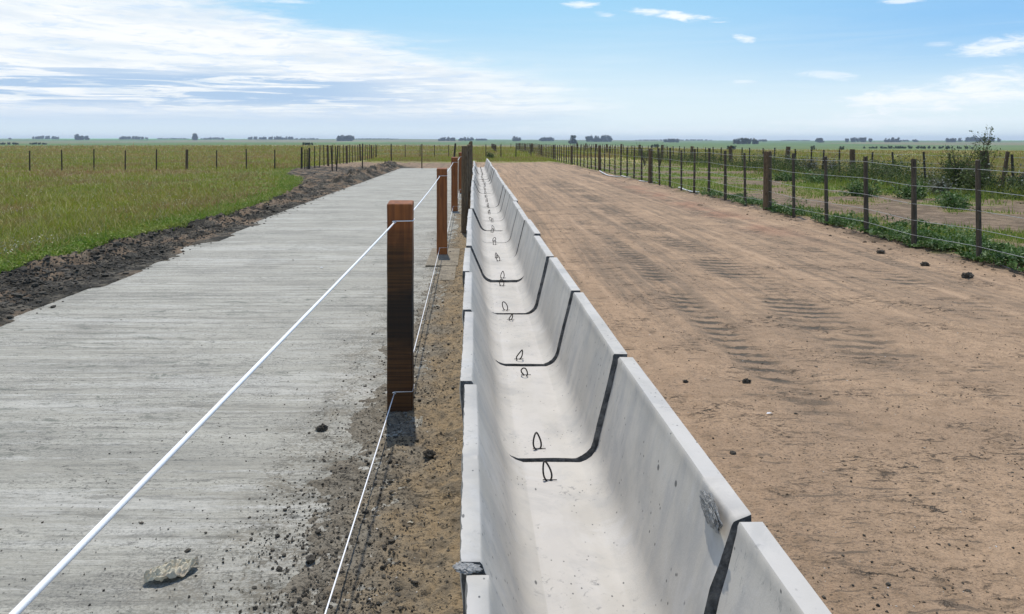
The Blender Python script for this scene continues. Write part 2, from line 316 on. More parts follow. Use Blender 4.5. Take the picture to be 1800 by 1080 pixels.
def trough_material():
    m, q, b = pmat('precast_concrete'); P = pos(q); O = objc(q)
    f1 = q.noise(P, 1.6, 5, .6); f2 = q.noise(P, 7, 6, .62, .5); f3 = q.noise(P, 120, 4, .7)
    st = q.noise(q.scalev(P, (1.2, 1.2, 9)), 1.2, 5, .6)
    st = q.noise(q.scalev(P, (7, 7, .9)), 1.0, 5, .6, .3)
    c = q.mix(q.ss(f1, .35, .65), (0.405, 0.374, 0.322), (0.485, 0.450, 0.392))
    c = q.mix(q.m('MULTIPLY', q.ss(f2, .48, .68), .30), c, (0.30, 0.295, 0.285))
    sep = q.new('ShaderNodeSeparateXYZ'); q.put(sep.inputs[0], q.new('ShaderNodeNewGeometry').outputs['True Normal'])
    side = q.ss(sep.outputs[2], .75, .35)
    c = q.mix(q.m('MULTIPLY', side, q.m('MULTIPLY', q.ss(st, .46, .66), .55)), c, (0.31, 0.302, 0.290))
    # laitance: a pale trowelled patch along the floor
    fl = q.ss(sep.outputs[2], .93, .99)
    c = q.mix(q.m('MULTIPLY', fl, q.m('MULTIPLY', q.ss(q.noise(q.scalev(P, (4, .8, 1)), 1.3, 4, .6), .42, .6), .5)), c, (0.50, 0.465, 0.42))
    vo = q.vor(q.scalev(P, (1, .6, .6)), 42); spk = q.m('MULTIPLY', q.ss(vo.outputs['Distance'], .17, .07), q.ss(q.noise(P, 5.5, 3), .49, .56))
    c = q.mix(q.m('MULTIPLY', spk, .9), c, (0.05, 0.05, 0.048))
    mo = q.noise(P, 2.6, 7, .68, .8)
    c = q.mix(q.m('MULTIPLY', q.ss(mo, .50, .66), .28), c, (0.25, 0.248, 0.24)); c = q.mix(q.m('MULTIPLY', q.ss(mo, .46, .34), .35), c, (0.52, 0.50, 0.47))
    scr = q.m('MULTIPLY', q.ss(q.noise(q.scalev(P, (26, 26, 6)), 1.0, 6, .75, .8), .58, .64), q.ss(q.noise(P, 2.2, 4, .6), .50, .60))
    c = q.mix(q.m('MULTIPLY', scr, .55), c, (0.14, 0.14, 0.135))
    vs = q.vor(q.scalev(P, (1, .35, .35)), 17); spk2 = q.m('MULTIPLY', q.ss(vs.outputs['Distance'], .09, .05), q.ss(q.noise(P, 3.1, 3), .46, .52))
    c = q.mix(q.m('MULTIPLY', spk2, .85), c, (0.06, 0.06, 0.055))
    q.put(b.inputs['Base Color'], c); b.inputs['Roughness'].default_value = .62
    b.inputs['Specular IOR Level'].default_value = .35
    q.put(b.inputs['Normal'], q.bump(q.m('ADD', q.m('MULTIPLY', f3, .35), f2), .28, .006)); return m

def simple(name, c1, c2, scale=8, rough=.85, c3=None, bs=.4, bd=.01, stretch=(1, 1, 1), spec=.3, metal=0.0, use_pos=False):
    m, q, b = pmat(name); P = pos(q) if use_pos else objc(q)
    V = q.scalev(P, stretch); n = q.noise(V, scale, 6, .62, .3); n2 = q.noise(V, scale*5.3, 5, .65)
    c = q.mix(q.ss(n, .36, .64), c1, c2)
    if c3: c = q.mix(q.m('MULTIPLY', q.ss(n2, .48, .66), .8), c, c3)
    q.put(b.inputs['Base Color'], c); b.inputs['Roughness'].default_value = rough
    b.inputs['Specular IOR Level'].default_value = spec; b.inputs['Metallic'].default_value = metal
    q.put(b.inputs['Normal'], q.bump(q.m('ADD', n, n2), bs, bd)); return m

def wood_red(name, stained):
    m, q, b = pmat(name); O = objc(q)
    g = q.noise(q.scalev(O, (30, 30, 1.6)), 1.0, 6, .65, .6); g2 = q.noise(q.scalev(O, (5, 5, 1.1)), 1.0, 4, .6)
    c = q.mix(q.ss(g, .35, .65), (0.27, 0.092, 0.026), (0.155, 0.053, 0.018))
    c = q.mix(q.m('MULTIPLY', q.ss(g2, .42, .66), .6), c, (0.36, 0.140, 0.042))
    if stained:                                             # creosote-dark lower part with saw-mark bands
        sz = q.new('ShaderNodeSeparateXYZ'); q.put(sz.inputs[0], O)
        zz = q.m('ADD', sz.outputs[2], q.m('MULTIPLY', q.m('SUBTRACT', q.noise(q.scalev(O, (2, 2, 9)), 1.2, 5, .6), .5), .5))
        bands = q.noise(q.scalev(O, (1, 1, 55)), 1.0, 3, .6)
        dk = q.mix(q.ss(bands, .4, .62), (0.030, 0.016, 0.008), (0.085, 0.040, 0.013))
        c = q.mix(q.m('MULTIPLY', q.ss(zz, 1.18, .85), .93), c, dk)
        mid = q.m('MULTIPLY', q.ss(zz, .35, .5), q.ss(zz, .75, .62)); c = q.mix(q.m('MULTIPLY', mid, .8), c, (0.014, 0.010, 0.007))
    q.put(b.inputs['Base Color'], c); b.inputs['Roughness'].default_value = .7; b.inputs['Specular IOR Level'].default_value = .3
    q.put(b.inputs['Normal'], q.bump(g, .5, .004)); return m

def leaf_mat(name, c1, c2, c3, scale=.5, trans=.25):
    m, q, b = pmat(name); P = pos(q)
    at = q.new('ShaderNodeAttribute', attribute_name='rnd')
    n = q.noise(q.scalev(P, (1, .6, 1)), scale, 5, .65, .5)
    c = q.mix(q.ss(n, .44, .57), c1, c2); c = q.mix(q.ss(at.outputs['Fac'], .55, .95), c, c3)
    q.put(b.inputs['Base Color'], c); b.inputs['Roughness'].default_value = .75; b.inputs['Specular IOR Level'].default_value = .2
    tr = q.new('ShaderNodeBsdfTranslucent'); q.put(tr.inputs[0], c); mx = q.new('ShaderNodeMixShader'); mx.inputs[0].default_value = trans
    q.put(mx.inputs[1], b.outputs[0]); q.put(mx.inputs[2], tr.outputs[0])
    q.put(m.node_tree.nodes['Material Output'].inputs[0], mx.outputs[0]); return m

M = {}
M['ground'] = ground_material(); M['slab'] = slab_material(); M['trough'] = trough_material()
M['end_shade'] = simple('shaded_end_concrete', (0.075, 0.077, 0.077), (0.21, 0.21, 0.205), 22, .9, None, .6, .01)  # trough end faces: raw concrete with their shade put into the darker colour
M['red'] = wood_red('red_sawn_wood', False); M['redst'] = wood_red('stained_sawn_wood', True)
M['old'] = simple('weathered_wood', (0.100, 0.068, 0.040), (0.155, 0.112, 0.068), 2.0, .9, (0.035, 0.028, 0.02), .7, .012, (8, 8, 1.2))
M['old2'] = simple('dark_fence_wood', (0.040, 0.034, 0.028), (0.065, 0.055, 0.044), 2.0, .9, (0.03, 0.025, 0.02), .7, .010, (9, 9, 1.2))
M['mid'] = simple('grey_fence_wood', (0.066, 0.054, 0.040), (0.115, 0.094, 0.068), 2.0, .9, (0.03, 0.025, 0.02), .7, .010, (9, 9, 1.2))
M['rope'] = simple('white_rope', (0.90, 0.89, 0.88), (0.86, 0.85, 0.84), 90, .5, (0.74, 0.73, 0.72), .3, .001, spec=.5)
M['cord'] = simple('tan_cord', (0.55, 0.42, 0.30), (0.45, 0.34, 0.25), 90, .7, None, .3, .001)
M['wire'] = simple('galvanised_wire', (0.46, 0.46, 0.45), (0.34, 0.34, 0.33), 40, .4, None, .1, .001, metal=.35, spec=.5)
M['rebar'] = simple('steel_bar', (0.020, 0.018, 0.016), (0.035, 0.028, 0.024), 60, .6, None, .4, .002, spec=.4)
M['mortar'] = simple('broken_mortar', (0.27, 0.265, 0.25), (0.40, 0.39, 0.365), 22, .95, (0.13, 0.13, 0.122), .8, .015, use_pos=True)
M['clod'] = simple('soil_clods', (0.048, 0.042, 0.032), (0.105, 0.090, 0.068), 7, .95, (0.03, 0.026, 0.02), .9, .02, use_pos=True)
M['clod2'] = simple('brown_clods', (0.20, 0.145, 0.09), (0.11, 0.08, 0.05), 9, .95, (0.05, 0.04, 0.03), .8, .02, use_pos=True)
M['pebble'] = simple('pale_pebbles', (0.42, 0.38, 0.32), (0.56, 0.53, 0.47), 12, .8, None, .4, .01, use_pos=True)
M['paper'] = simple('crumpled_paper', (0.56, 0.51, 0.38), (0.50, 0.42, 0.31), 9, .85, None, .3, .004)
M['grass'] = leaf_mat('meadow_grass', (0.265, 0.300, 0.034), (0.310, 0.215, 0.085), (0.45, 0.40, 0.16), .28)
M['green'] = leaf_mat('lush_grass', (0.150, 0.235, 0.026), (0.225, 0.270, 0.045), (0.32, 0.34, 0.11), .6, .3)
M['dry'] = leaf_mat('dry_grass', (0.235, 0.265, 0.06), (0.34, 0.225, 0.10), (0.46, 0.38, 0.18), .09)
M['weed'] = leaf_mat('broad_weeds', (0.050, 0.105, 0.020), (0.085, 0.155, 0.035), (0.27, 0.34, 0.17), 1.5)
M['thistle'] = leaf_mat('grey_leaves', (0.085, 0.095, 0.050), (0.12, 0.13, 0.07), (0.36, 0.37, 0.30), 1.5)
M['bush'] = leaf_mat('shrub_leaves', (0.050, 0.080, 0.022), (0.075, 0.105, 0.030), (0.14, 0.17, 0.06), 1.0)
M['tree'] = leaf_mat('tree_leaves', (0.026, 0.042, 0.024), (0.036, 0.054, 0.028), (0.052, 0.072, 0.036), .05, .1)
M['twig'] = simple('twigs', (0.075, 0.058, 0.04), (0.11, 0.088, 0.062), 6, .9, None, .4, .005)
M['plastic'] = simple('white_plastic', (0.72, 0.72, 0.72), (0.6, 0.6, 0.6), 10, .6, (0.4, 0.38, 0.34), .3, .01)
M['flower'] = simple('cream_petals', (0.62, 0.58, 0.42), (0.55, 0.50, 0.36), 10, .8, None, .1, .01)
M['tape'] = simple('black_hose', (0.03, 0.03, 0.03), (0.05, 0.05, 0.05), 10, .5, None, .3, .01)

# ------------------------------------------------------------------ ground
SLAB_X0, SLAB_X1, SLAB_END = -4.38, -0.30, 45.0
def bank_left(Y):      # x of the border grass / churned soil, left of the slab
    return np.interp(Y, [0, 5, 9.7, 17, 22, 26, 32, 36, 43, 50, 62, 70], [-6.1, -5.8, -5.65, -5.3, -5.6, -6.1, -7.2, -9.0, -10.2, -9.8, -9.0, -8.5])
def road_right(Y):
    return np.interp(Y, [0, 8, 12, 20, 30, 50, 60, 72], [6.7, 6.45, 6.35, 6.2, 6.1, 5.8, 5.2, 4.6])
def slabcover(X, Y):   # 1 where crumbs of soil lie over the slab by the trough
    e = -0.62 + 0.17*fbm(X, Y, 1.1, 4, .6, 1) + 0.10*fbm(X, Y, 6, 3, .6, 2) + np.interp(Y, [0, 3, 5, 10, 16, 45], [-.08, -.10, -.05, .10, .20, .24])
    return e
ELT = dict(r=[0, 150, 250, 500, 1000, 2000, 3000, 4500, 6500, 9000], eL=[0, 0, -8.6, -7.2, -5.4, -1.4, 2.2, 3.4, 1.5, -1],
           eR=[0, 0, -15.6, -11.5, -7.0, -3.0, -0.6, 0.6, 0.0, -2])
def farh(r, a):
    hL = np.interp(r, [0, 200, 250, 500, 1000, 2000, 3000, 4500, 6500], [0, 0, -.05, -1.07, -2.4, -.47, 6.5, 12.9, 6])
    hR = np.interp(r, [0, 110, 150, 300, 600, 1000, 2000, 3000, 4500, 6500], [0, 0, -.15, -1.7, -3.6, -4.2, -2.9, .3, 3.6, 0])
    t = sst(a, -.15, .35)
    return hL*(1-t)+hR*t
def height(X, Y):
    r = np.hypot(X, Y); a = np.arctan2(X, Y)
    near = 1-sst(r, 60, 140)
    z = farh(r, a) + 0.06*fbm(X, Y, .08, 3, .5, 3)*(sst(np.abs(X-1.5), 7, 16)) + (1.4*fbm(X, Y, .0016, 3, .5, 9))*sst(r, 400, 1500)
    # road surface
    road = sst(X, .6, .9)*(1-sst(X, 6.0, 7.0))*near
    z = z + road*(0.012*fbm(X, Y, 1.3, 4, .55, 4) + .007*fbm(X, Y, 9, 4, .6, 5) + .005*fbm(X, Y, 26, 2, .6, 6))
    z = z + road*(-.018*trackmask(X, Y))
    # verge by the right fence
    vg = np.exp(-((X-(road_right(Y)+.35))/.35)**2)*near
    z = z + vg*(.05+.06*fbm(X, Y, 1.8, 3, .6, 8))
    # strip left of the trough
    cov = slabcover(X, Y)
    strip = sst(X, cov-.16, cov+.10)*(1-sst(X, .05, .1))*near
    z = z + strip*(.060 + .012*fbm(X, Y, 4, 4, .65, 10) + .016*fbm(X, Y, 24, 3, .7, 11)) - .054*(X > -3.4)*(X < .1)*near*(Y < SLAB_END)*sst(X, -3.3, -3.2)
    z = z + strip*.02*sst(X, -.16, -.06)
    # churned bank left of the slab
    bl = bank_left(Y); inb = sst(X, bl-.5, bl+.3)*(1-sst(X, SLAB_X0-.12, SLAB_X0+.06))*near*(Y > -5)
    rough = fbm(X, Y, 2.2, 5, .62, 12)
    z = z + inb*(.005+.055*rough+.025*np.abs(fbm(X, Y, 5, 4, .65, 13))+.030*fbm(X, Y, 13, 3, .7, 16))
    ridge = np.exp(-((X-(SLAB_X0-.75))/.5)**2)*sst(Y, 24, 32)*(1-sst(Y, 47, 50)); z = z + ridge*(.24+.22*rough)
    ridge2 = np.exp(-((X-(bl+.3))/.35)**2)*near*(1-sst(Y, 44, 52)); z = z + ridge2*(.03+.09*np.maximum(rough, -.3))
    # under slab and trough
    ins = sst(X, SLAB_X0-.01, SLAB_X0+.07)*(1-sst(X, cov-.40, cov-.16))*(X < .1)*sst(Y, -6, -5.9)*(1-sst(Y, SLAB_END-.15, SLAB_END))
    spill = sst(fbm(X, Y, .9, 4, .6, 20)*.5+(SLAB_X0+.28-X)*1.6*(1+1.1*np.exp(-((Y-7.2)/1.6)**2)), .0, .12)*sst(Y, 0, 3)*(1-sst(Y, 11, 26))
    ins = ins*(1-spill)
    z = z*(1-ins) - .06*ins
    z = z + spill*(X > SLAB_X0-.1)*(X < -3)*.012
    intr = sst(X, .0, .06)*(1-sst(X, .6, .66))*(Y > -5)*(Y < 43.5); z = z*(1-intr)-.05*intr
    zbeyond = sst(Y, SLAB_END, SLAB_END+.4)*near; z = z + zbeyond*(np.abs(X) < 10)*.04*fbm(X, Y, .9, 4, .6, 14)
    return z
def trackmask(X, Y):
    t = 0
    for (x0, sl, wd, a, b, k) in [(3.08, .010, .32, 5.6, 34, 1.0), (2.10, .006, .16, 4.2, 20, .9), (4.90, .008, .24, 7, 44, .85), (1.55, .02, .12, 9, 40, .45),
                                  (4.1, .02, .16, 9, 30, .45), (2.6, .012, .2, 12, 55, .5), (5.6, -.01, .14, 9, 40, .5)]:
        c = x0+sl*(Y-6)+.05*np.sin(Y*.5+x0)
        t = np.maximum(t, k*np.exp(-((X-c)/wd)**4)*sst(Y, a-1, a+1)*(1-sst(Y, b-4, b)))
    br = sst(fbm(X, Y, .8, 4, .6, 15), -.42, .12)
    return t*br

def steps(a, b, f):
    out = [a]
    while out[-1] < b: out.append(out[-1]+f(out[-1]))
    return out
xs = np.array(sorted(set([round(v, 5) for v in (
    [-v for v in steps(6.6, 6500, lambda v: .03+.045*(v-6.6))][::-1] + list(np.arange(-6.57, -4.7, .03)) + list(np.arange(-4.7, -4.2, .02)) +
    list(np.arange(-4.2, -1.0, .10)) + list(np.arange(-1.0, .06, .013)) + list(np.arange(.06, .6, .1)) + list(np.arange(.66, 4.0, .018)) + list(np.arange(4.0, 7.4, .026)) +
    steps(7.4, 6500, lambda v: .035+.045*(v-7.4)))])))
ys = np.array([-v for v in steps(1.2, 6500, lambda v: .3*v)][::-1] + steps(1.0, 78, lambda v: max(.011, .0052*v))[:-1] + steps(78.2, 7000, lambda v: .02*(v-60)+.2))
XX, YY = np.meshgrid(xs, ys)
ZZ = height(XX, YY)
nx, ny = len(xs), len(ys)
print('ground grid', nx, ny)
V = np.stack([XX.ravel(), YY.ravel(), ZZ.ravel()], 1)
ii = (np.arange(ny-1)[:, None]*nx+np.arange(nx-1)[None]).ravel()
F = np.stack([ii, ii+1, ii+1+nx, ii+nx], 1)
# zones
wob1 = fbm(XX, YY, .7, 4, .6, 30); wob2 = fbm(XX, YY, 3.0, 4, .6, 31)
bl = bank_left(YY)
g_left = sst(-(XX-bl)+.5*wob1+.25*wob2, -.10, .22)*(1-sst(YY, 66, 70)*(XX > -12)*0)
mid_far = sst(YY+4*wob1, 55, 59)                         # grass begins again beyond the turning area
rr = road_right(YY)
g_right = sst(XX-rr+.5*wob1+.25*wob2, .25, .7)
bare = sst(fbm(XX, YY, .35, 4, .55, 33)+.5*np.exp(-((XX-10)/2.4)**2-((YY-17)/5)**2)-.15, -.10, .06)*(XX < 15)*(YY < 55)
g_right = g_right*(1-.95*bare)
G = np.clip(np.maximum(np.maximum(g_left*(XX < -2), g_right*(XX > 4)), mid_far), 0, 1)
G = np.where(YY < -3, np.where((XX < -6) | (XX > 7), 1., 0.), G)
D = sst(XX, bl-1.2, bl)*(1-sst(XX, -3.6, -3.4))*(1-.42*sst(fbm(XX*1.3, YY*.8, 1.0, 4, .55, 34)+.10, .0, .35))*(1-sst(YY, 46, 50))
D = np.maximum(D, .75*np.exp(-((XX-(rr+.45))/.5)**2)*sst(wob1, -.45, .1)); D = np.maximum(D, .80*bare*(XX > 6.3))
D = np.maximum(D, (XX < .5)*sst(YY, 44.5, 46)*.35*(XX < 0))
RED = .6*np.exp(-((XX-(5.35+.01*(YY-18)))/.40)**2)*sst(YY, 11, 15)*(1-sst(YY, 26, 34))*sst(wob1, -.35, .25)
STR = (XX < .3)*(XX > -3.)*(YY < 44.)*1.0
FARM = sst(np.hypot(XX, YY), 250, 420)
TRK = np.clip(trackmask(XX, YY)*1.1, 0, 1)*(XX > .6)*(XX < 7)
def add_zone(me, name, a, b, c, idx=None):
    at = me.color_attributes.new(name, 'FLOAT_COLOR', 'POINT')
    arr = np.stack([a, b, c, np.ones_like(a)], 1).astype(np.float32)
    at.data.foreach_set('color', arr.ravel())
fc = lambda A: A.ravel()[F[:, 0]]
fx, fy, fg = fc(XX)+.01, fc(YY), fc(G)
frr = np.hypot(fx, fy)
cls = np.zeros(len(F), int)                              # 0 grassland
cls[(fg < .5) & (fx > .3) & (fy < 75) & (fx < 7.5)] = 1  # road
cls[(fx <= .3) & (fx > -4.4) & (fy < 45.)] = 2           # soil strip
cls[(fg < .5) & (fx <= -4.4)] = 3                        # soil bank
cls[(fg < .5) & (fy >= 45.) & (fx < .3)] = 4             # turning area
cls[frr > 450] = 5
names = {0: 'grassland', 1: 'dirt_road', 2: 'soil_strip', 3: 'soil_bank', 4: 'dirt_ground', 5: 'hills'}
for k, nm in names.items():
    fk = F[cls == k]
    if not len(fk): continue
    used, invx = np.unique(fk, return_inverse=True)
    me = mesh_np(nm, V[used], invx.reshape(fk.shape), M['ground'], True)
    add_zone(me, 'zone', G.ravel()[used], D.ravel()[used], RED.ravel()[used])
    add_zone(me, 'zone2', STR.ravel()[used], FARM.ravel()[used], TRK.ravel()[used])
    o = link(nm, me); tag(o, kind='structure')
def zat(x, y): return float(height(np.array([float(x)]), np.array([float(y)]))[0])
def zarr(x, y): return height(np.asarray(x, float), np.asarray(y, float))

# concrete apron
sxs = np.concatenate([np.arange(SLAB_X0, -1.2, .045), np.arange(-1.2, SLAB_X1+.001, .03)])
sys_ = np.array([-6., -3, 0] + steps(1.6, SLAB_END, lambda v: max(.012, .0045*v)))
AX, AY = np.meshgrid(sxs, sys_)
AX = AX + np.where(AX < SLAB_X0+.001, .02*fbm(AX, AY, .5, 3, .5, 40), 0)
AZ = .0022*fbm(AX*.5, AY*14, 1.0, 4, .65, 41) + .003*fbm(AX, AY, .7, 3, .5, 42) + .0012*fbm(AX*1.2, AY*60, 1., 2, .6, 43)
n0, n1_ = len(sxs), len(sys_)
SV = np.stack([AX.ravel(), AY.ravel(), AZ.ravel()], 1)
i2 = (np.arange(n1_-1)[:, None]*n0+np.arange(n0-1)[None]).ravel()
SF = np.stack([i2, i2+1, i2+1+n0, i2+n0], 1)
edge_i = list(range(0, n0)) + [n0*(j+1)-1 for j in range(1, n1_)] + [n0*(n1_-1)+i for i in range(n0-2, -1, -1)] + [n0*j for j in range(n1_-2, 0, -1)]
base = len(SV); low = SV[edge_i].copy(); low[:, 2] = -.12
SV = np.concatenate([SV, low]); ne = len(edge_i)
e = np.array(edge_i); bidx = base+np.arange(ne)
SF = np.concatenate([SF, np.stack([e, bidx, np.roll(bidx, -1), np.roll(e, -1)], 1)])
me = mesh_np('concrete_apron', SV, SF, M['slab'], True)
xx, yy = SV[:, 0], SV[:, 1]; cv_ = slabcover(xx, yy)
dz = np.clip(sst(xx, cv_-.55, cv_-.10)*1.0+.75*sst(.35-(xx-SLAB_X0)+.4*fbm(xx, yy, 1., 3, .6, 44), 0, .5), 0, 1)
add_zone(me, 'zone', dz, dz*0, dz*0)
tag(link('concrete_apron', me), kind='structure')

# ------------------------------------------------------------------ concrete trough sections
inner = []
def arc(cx, cz, r, a0, a1, n): return [(cx+r*math.cos(R(a)), cz+r*math.sin(R(a))) for a in np.linspace(a0, a1, n)]
# inner profile from the left rim down, across the floor and up the right wall (x, z)
pin = [(-.002, .474), (.004, .467), (.012, .445)] + [(.012+(.098)*t, .445-.225*t) for t in (.05, .25, .5, .75, .93, 1)] + \
      [(.122, .190), (.138, .163), (.158, .140), (.182, .124), (.208, .115)] + [(x, .112) for x in (.216, .232, .28, .33, .38, .43, .462, .480)] + \
      [(.488, .115), (.512, .124), (.534, .140), (.551, .162), (.563, .190), (.571, .225)] + [(.571+.085*t, .225+.345*t) for t in (.04, .10, .3, .5, .7, .88, 1)] + [(.658, .592), (.664, .600)]
NP_ = len(pin); pin = np.array(pin)
pout = []
for i in range(NP_):
    t = i/(NP_-1); x, z = pin[i]
    if i < 9: pout.append((-.058+.030*(i/9)+(.004 if i == 0 else 0), .474-.40*(i/9.0)-(0 if i == 0 else .006)))
    elif i > NP_-10: k = (NP_-1-i)/9; pout.append((.727-.03*k-(.004 if k == 0 else 0), .600-.52*k-(0 if k == 0 else .006)))
    else: pout.append((-.028+.725*((i-8.5)/(NP_-18.0)), .02))
pout = np.array(pout)
JY = [.55, 2.04, 3.57, 5.07, 6.55, 8.02]+[9.52+1.5*i for i in range(23)]
near_o = {0: (.034, -.004), 1: (.016, .003), 2: (-.014, .010), 3: (-.027, .014), 4: (-.050, .018), 5: (-.038, .034)}
far_o = {0: (.034, -.003), 1: (.006, -.001), 2: (-.012, .002), 3: (-.028, .009), 4: (-.050, .012), 5: (-.040, .030)}
nsec = len(JY)-1
rr_ = random.Random(3)
for k in range(6, nsec):
    b0 = -.040+.012*math.sin(k*.9)+(.006*rr_.uniform(-1, 1)); t = (k-6)/(nsec-6)
    near_o[k] = (b0+.01*rr_.uniform(-1, 1)+.02*t, .022+.008*rr_.uniform(-1, 1)); far_o[k] = (b0+.01*rr_.uniform(-1, 1)+.02*t, .022+.008*rr_.uniform(-1, 1))
GAP = {1: .028, 2: .018, 3: .016, 4: .015, 5: .024}
ORD = ['nearest', 'second', 'third', 'fourth', 'fifth', 'sixth', 'seventh', 'eighth', 'ninth', 'tenth', 'eleventh', 'twelfth', 'thirteenth', 'fourteenth', 'fifteenth', 'sixteenth',
       'seventeenth', 'eighteenth', 'nineteenth', 'twentieth', 'twenty-first', 'twenty-second', 'twenty-third', 'twenty-fourth', 'twenty-fifth', 'twenty-sixth', 'twenty-seventh', 'twenty-eighth', 'twenty-ninth', 'thirtieth']
def lump(c, r, seed, mat, name, parent, sub=3, squash=(1, 1, 1), amp=.35, fr=2.5):
    import bmesh
    bm = bmesh.new(); bmesh.ops.create_icosphere(bm, subdivisions=sub, radius=1)
    vs = np.array([v.co for v in bm.verts]); f = [tuple(v.index for v in g.verts) for g in bm.faces]; bm.free()
    n = fbm(vs[:, 0]*1.3+vs[:, 2], vs[:, 1]*1.3-vs[:, 2]*.7, fr, 4, .6, seed); vs = vs*(1+amp*2*n)[:, None]*np.array(squash)*r+np.array(c)
    return link(name, mesh_np(name, vs, f, mat, False), parent)
rg0 = random.Random(17)
def loop_mesh(tilt, h, wd, roll):
    pts = []
    sk = rg0.uniform(-.35, .35)
    for a in np.linspace(-62, 242, 21):
        zz = h*.50+h*.50*math.sin(R(a)); pts.append((wd*.5*math.cos(R(a))*(1.18-.42*zz/h)+sk*wd*(zz/h)**2, .003*math.sin(R(a*2)), zz))
    pts = [(wd*.12, 0, -.012)]+pts+[(-wd*.12, 0, -.012)]
    rm = Matrix.Rotation(roll, 3, 'Z')@Matrix.Rotation(tilt, 3, 'X')
    mb = MB().tube([rm@Vector(p) for p in pts], .0042, 7)
    mb.tube([(-.026, .004, .004), (.036, .002, .005)], .0018, 6)             # cross bar under the loop
    return mb
for k in range(nsec):
    y0 = JY[k]+GAP.get(k, .010)/2; y1 = JY[k+1]-GAP.get(k+1, .010)/2
    if k <= 5: extra = {1: ', broken mortar at its right near corner', 0: ', chipped at its left corner', 4: ', with a wide gap before the next one', 5: ', standing a little higher than the one before it'}.get(k, '')
    else: extra = ''
    lab = ('last, farthest' if k == nsec-1 else ORD[k]) + ' pale concrete feed trough section counted from the near end' + extra
    root = empty('feed_trough_section', (.33, (y0+y1)/2, 0), 0, ' '.join(lab.split()[:16]), 'feed trough', 'concrete feed trough sections laid end to end')
    ns = 90 if k < 3 else (40 if k < 8 else 10)
    tt = np.linspace(0, 1, ns+1); L = y1-y0
    tt = np.concatenate([[0, .004, ], tt[1:-1], [.996, 1]]); ns = len(tt)-1
    VV = []
    (xa, za), (xb, zb) = near_o[k], far_o[k]
    for j, t in enumerate(tt):
        y = y0+L*t; ox = xa+(xb-xa)*t; oz = za+(zb-za)*t
        fr_ = float(fbm(np.array([y*1.0]), np.array([k*1.7]), 14, 4, .7, 57)[0])
        shr = .003 if j in (0, ns) else 0.0
        PI_ = pin.copy(); PO_ = pout.copy()
        PI_[:, 0] += ox+.0022*fbm(pin[:, 0]*3+pin[:, 1]*3, np.full(NP_, y), 1.6, 3, .5, 50); PI_[:, 1] += oz+.0018*fbm(pin[:, 0]*4, np.full(NP_, y), 2.0, 3, .5, 51)
        PO_[:, 0] += ox+.002*fbm(pout[:, 0]*2+pout[:, 1]*2, np.full(NP_, y), 2.5, 3, .5, 52); PO_[:, 1] += oz
        PO_[0, 0] -= .004*fr_; PO_[1, 0] -= .010*max(-.2, fr_); PO_[2, 0] -= .012*max(-.3, fr_); PI_[0, 1] -= .003*max(0, fr_)
        if shr:
            for P_ in (PI_, PO_): pass
            PI_[:3, 1] -= shr; PO_[:2, 1] -= shr; PI_[-2:, 1] -= shr; PO_[-2:, 1] -= shr
        # chipped rim edges
        chip = max(0, float(fbm(np.array([y*1.0]), np.array([k*3.1]), 9, 3, .6, 53)[0])-.42)*.02 if k < 6 else 0
        PI_[0, 1] -= chip; PI_[-1, 1] -= chip*.8; PO_[0, 0] += chip*.5
        if k == 1 and t < .17:                                     # broken corner, right wall near end
            a = (1-t/.17); n = float(fbm(np.array([y]), np.array([.2]), 11, 3, .6, 54)[0]); d = max(0, a*.9+.5*n)
            for i in range(1, 6): PI_[-i, 0] += .020*d*(1-(i-1)/6)
            PI_[-1, 1] -= .012*d; PI_[-2, 1] -= .01*d
        if k == 0 and t > .93:
            a = (t-.93)/.07; n = float(fbm(np.array([y]), np.array([.7]), 22, 3, .6, 55)[0]); d = max(0, a+.6*n)
            PI_[0, 1] -= .012*d; PO_[0, 1] -= .014*d; PI_[1, 1] -= .006*d
        yy_e = np.full(2*NP_, y-(y0+y1)/2)
        if j in (0, 1, ns-1, ns):
            rg_ = .0065*fbm(np.concatenate([PI_[:, 0]+PI_[:, 1], PO_[::-1, 0]+PO_[::-1, 1]])*3+k*5, np.full(2*NP_, k*2.3+(j > 2)), 5, 3, .7, 58); yy_e = yy_e+rg_
            PI_[:, 0] += .0025*fbm(pin[:, 0]*3+pin[:, 1]*5, np.full(NP_, k+.3*j), 6, 3, .7, 59)*(1 if j in (0, ns) else .5)
        VV.append(np.stack([np.concatenate([PI_[:, 0], PO_[::-1, 0]])-.33, yy_e, np.concatenate([PI_[:, 1], PO_[::-1, 1]])], 1))
    VV = np.concatenate(VV); n2 = 2*NP_
    i0 = (np.arange(ns)[:, None]*n2+np.arange(n2)[None]); i1 = (np.arange(ns)[:, None]*n2+(np.arange(n2)[None]+1) % n2)
    FF = np.stack([i0.ravel(), i1.ravel(), (i1+n2).ravel(), (i0+n2).ravel()], 1)
    caps = []
    for i in range(NP_-1):
        a, b_, c_, d_ = i, i+1, n2-2-i, n2-1-i
        caps.append((a, d_, c_, b_)); o_ = ns*n2; caps.append((o_+a, o_+b_, o_+c_, o_+d_))
    FF = np.concatenate([FF, np.array(caps)])
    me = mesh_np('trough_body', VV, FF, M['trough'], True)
    sm = np.ones(len(FF), bool); sm[-len(caps):] = False; me.polygons.foreach_set('use_smooth', sm); me.materials.append(M['end_shade']); mi = np.zeros(len(FF), np.int32); mi[-len(caps):] = 1; me.polygons.foreach_set('material_index', mi)
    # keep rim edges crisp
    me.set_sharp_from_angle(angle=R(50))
    link('trough_body', me, root)
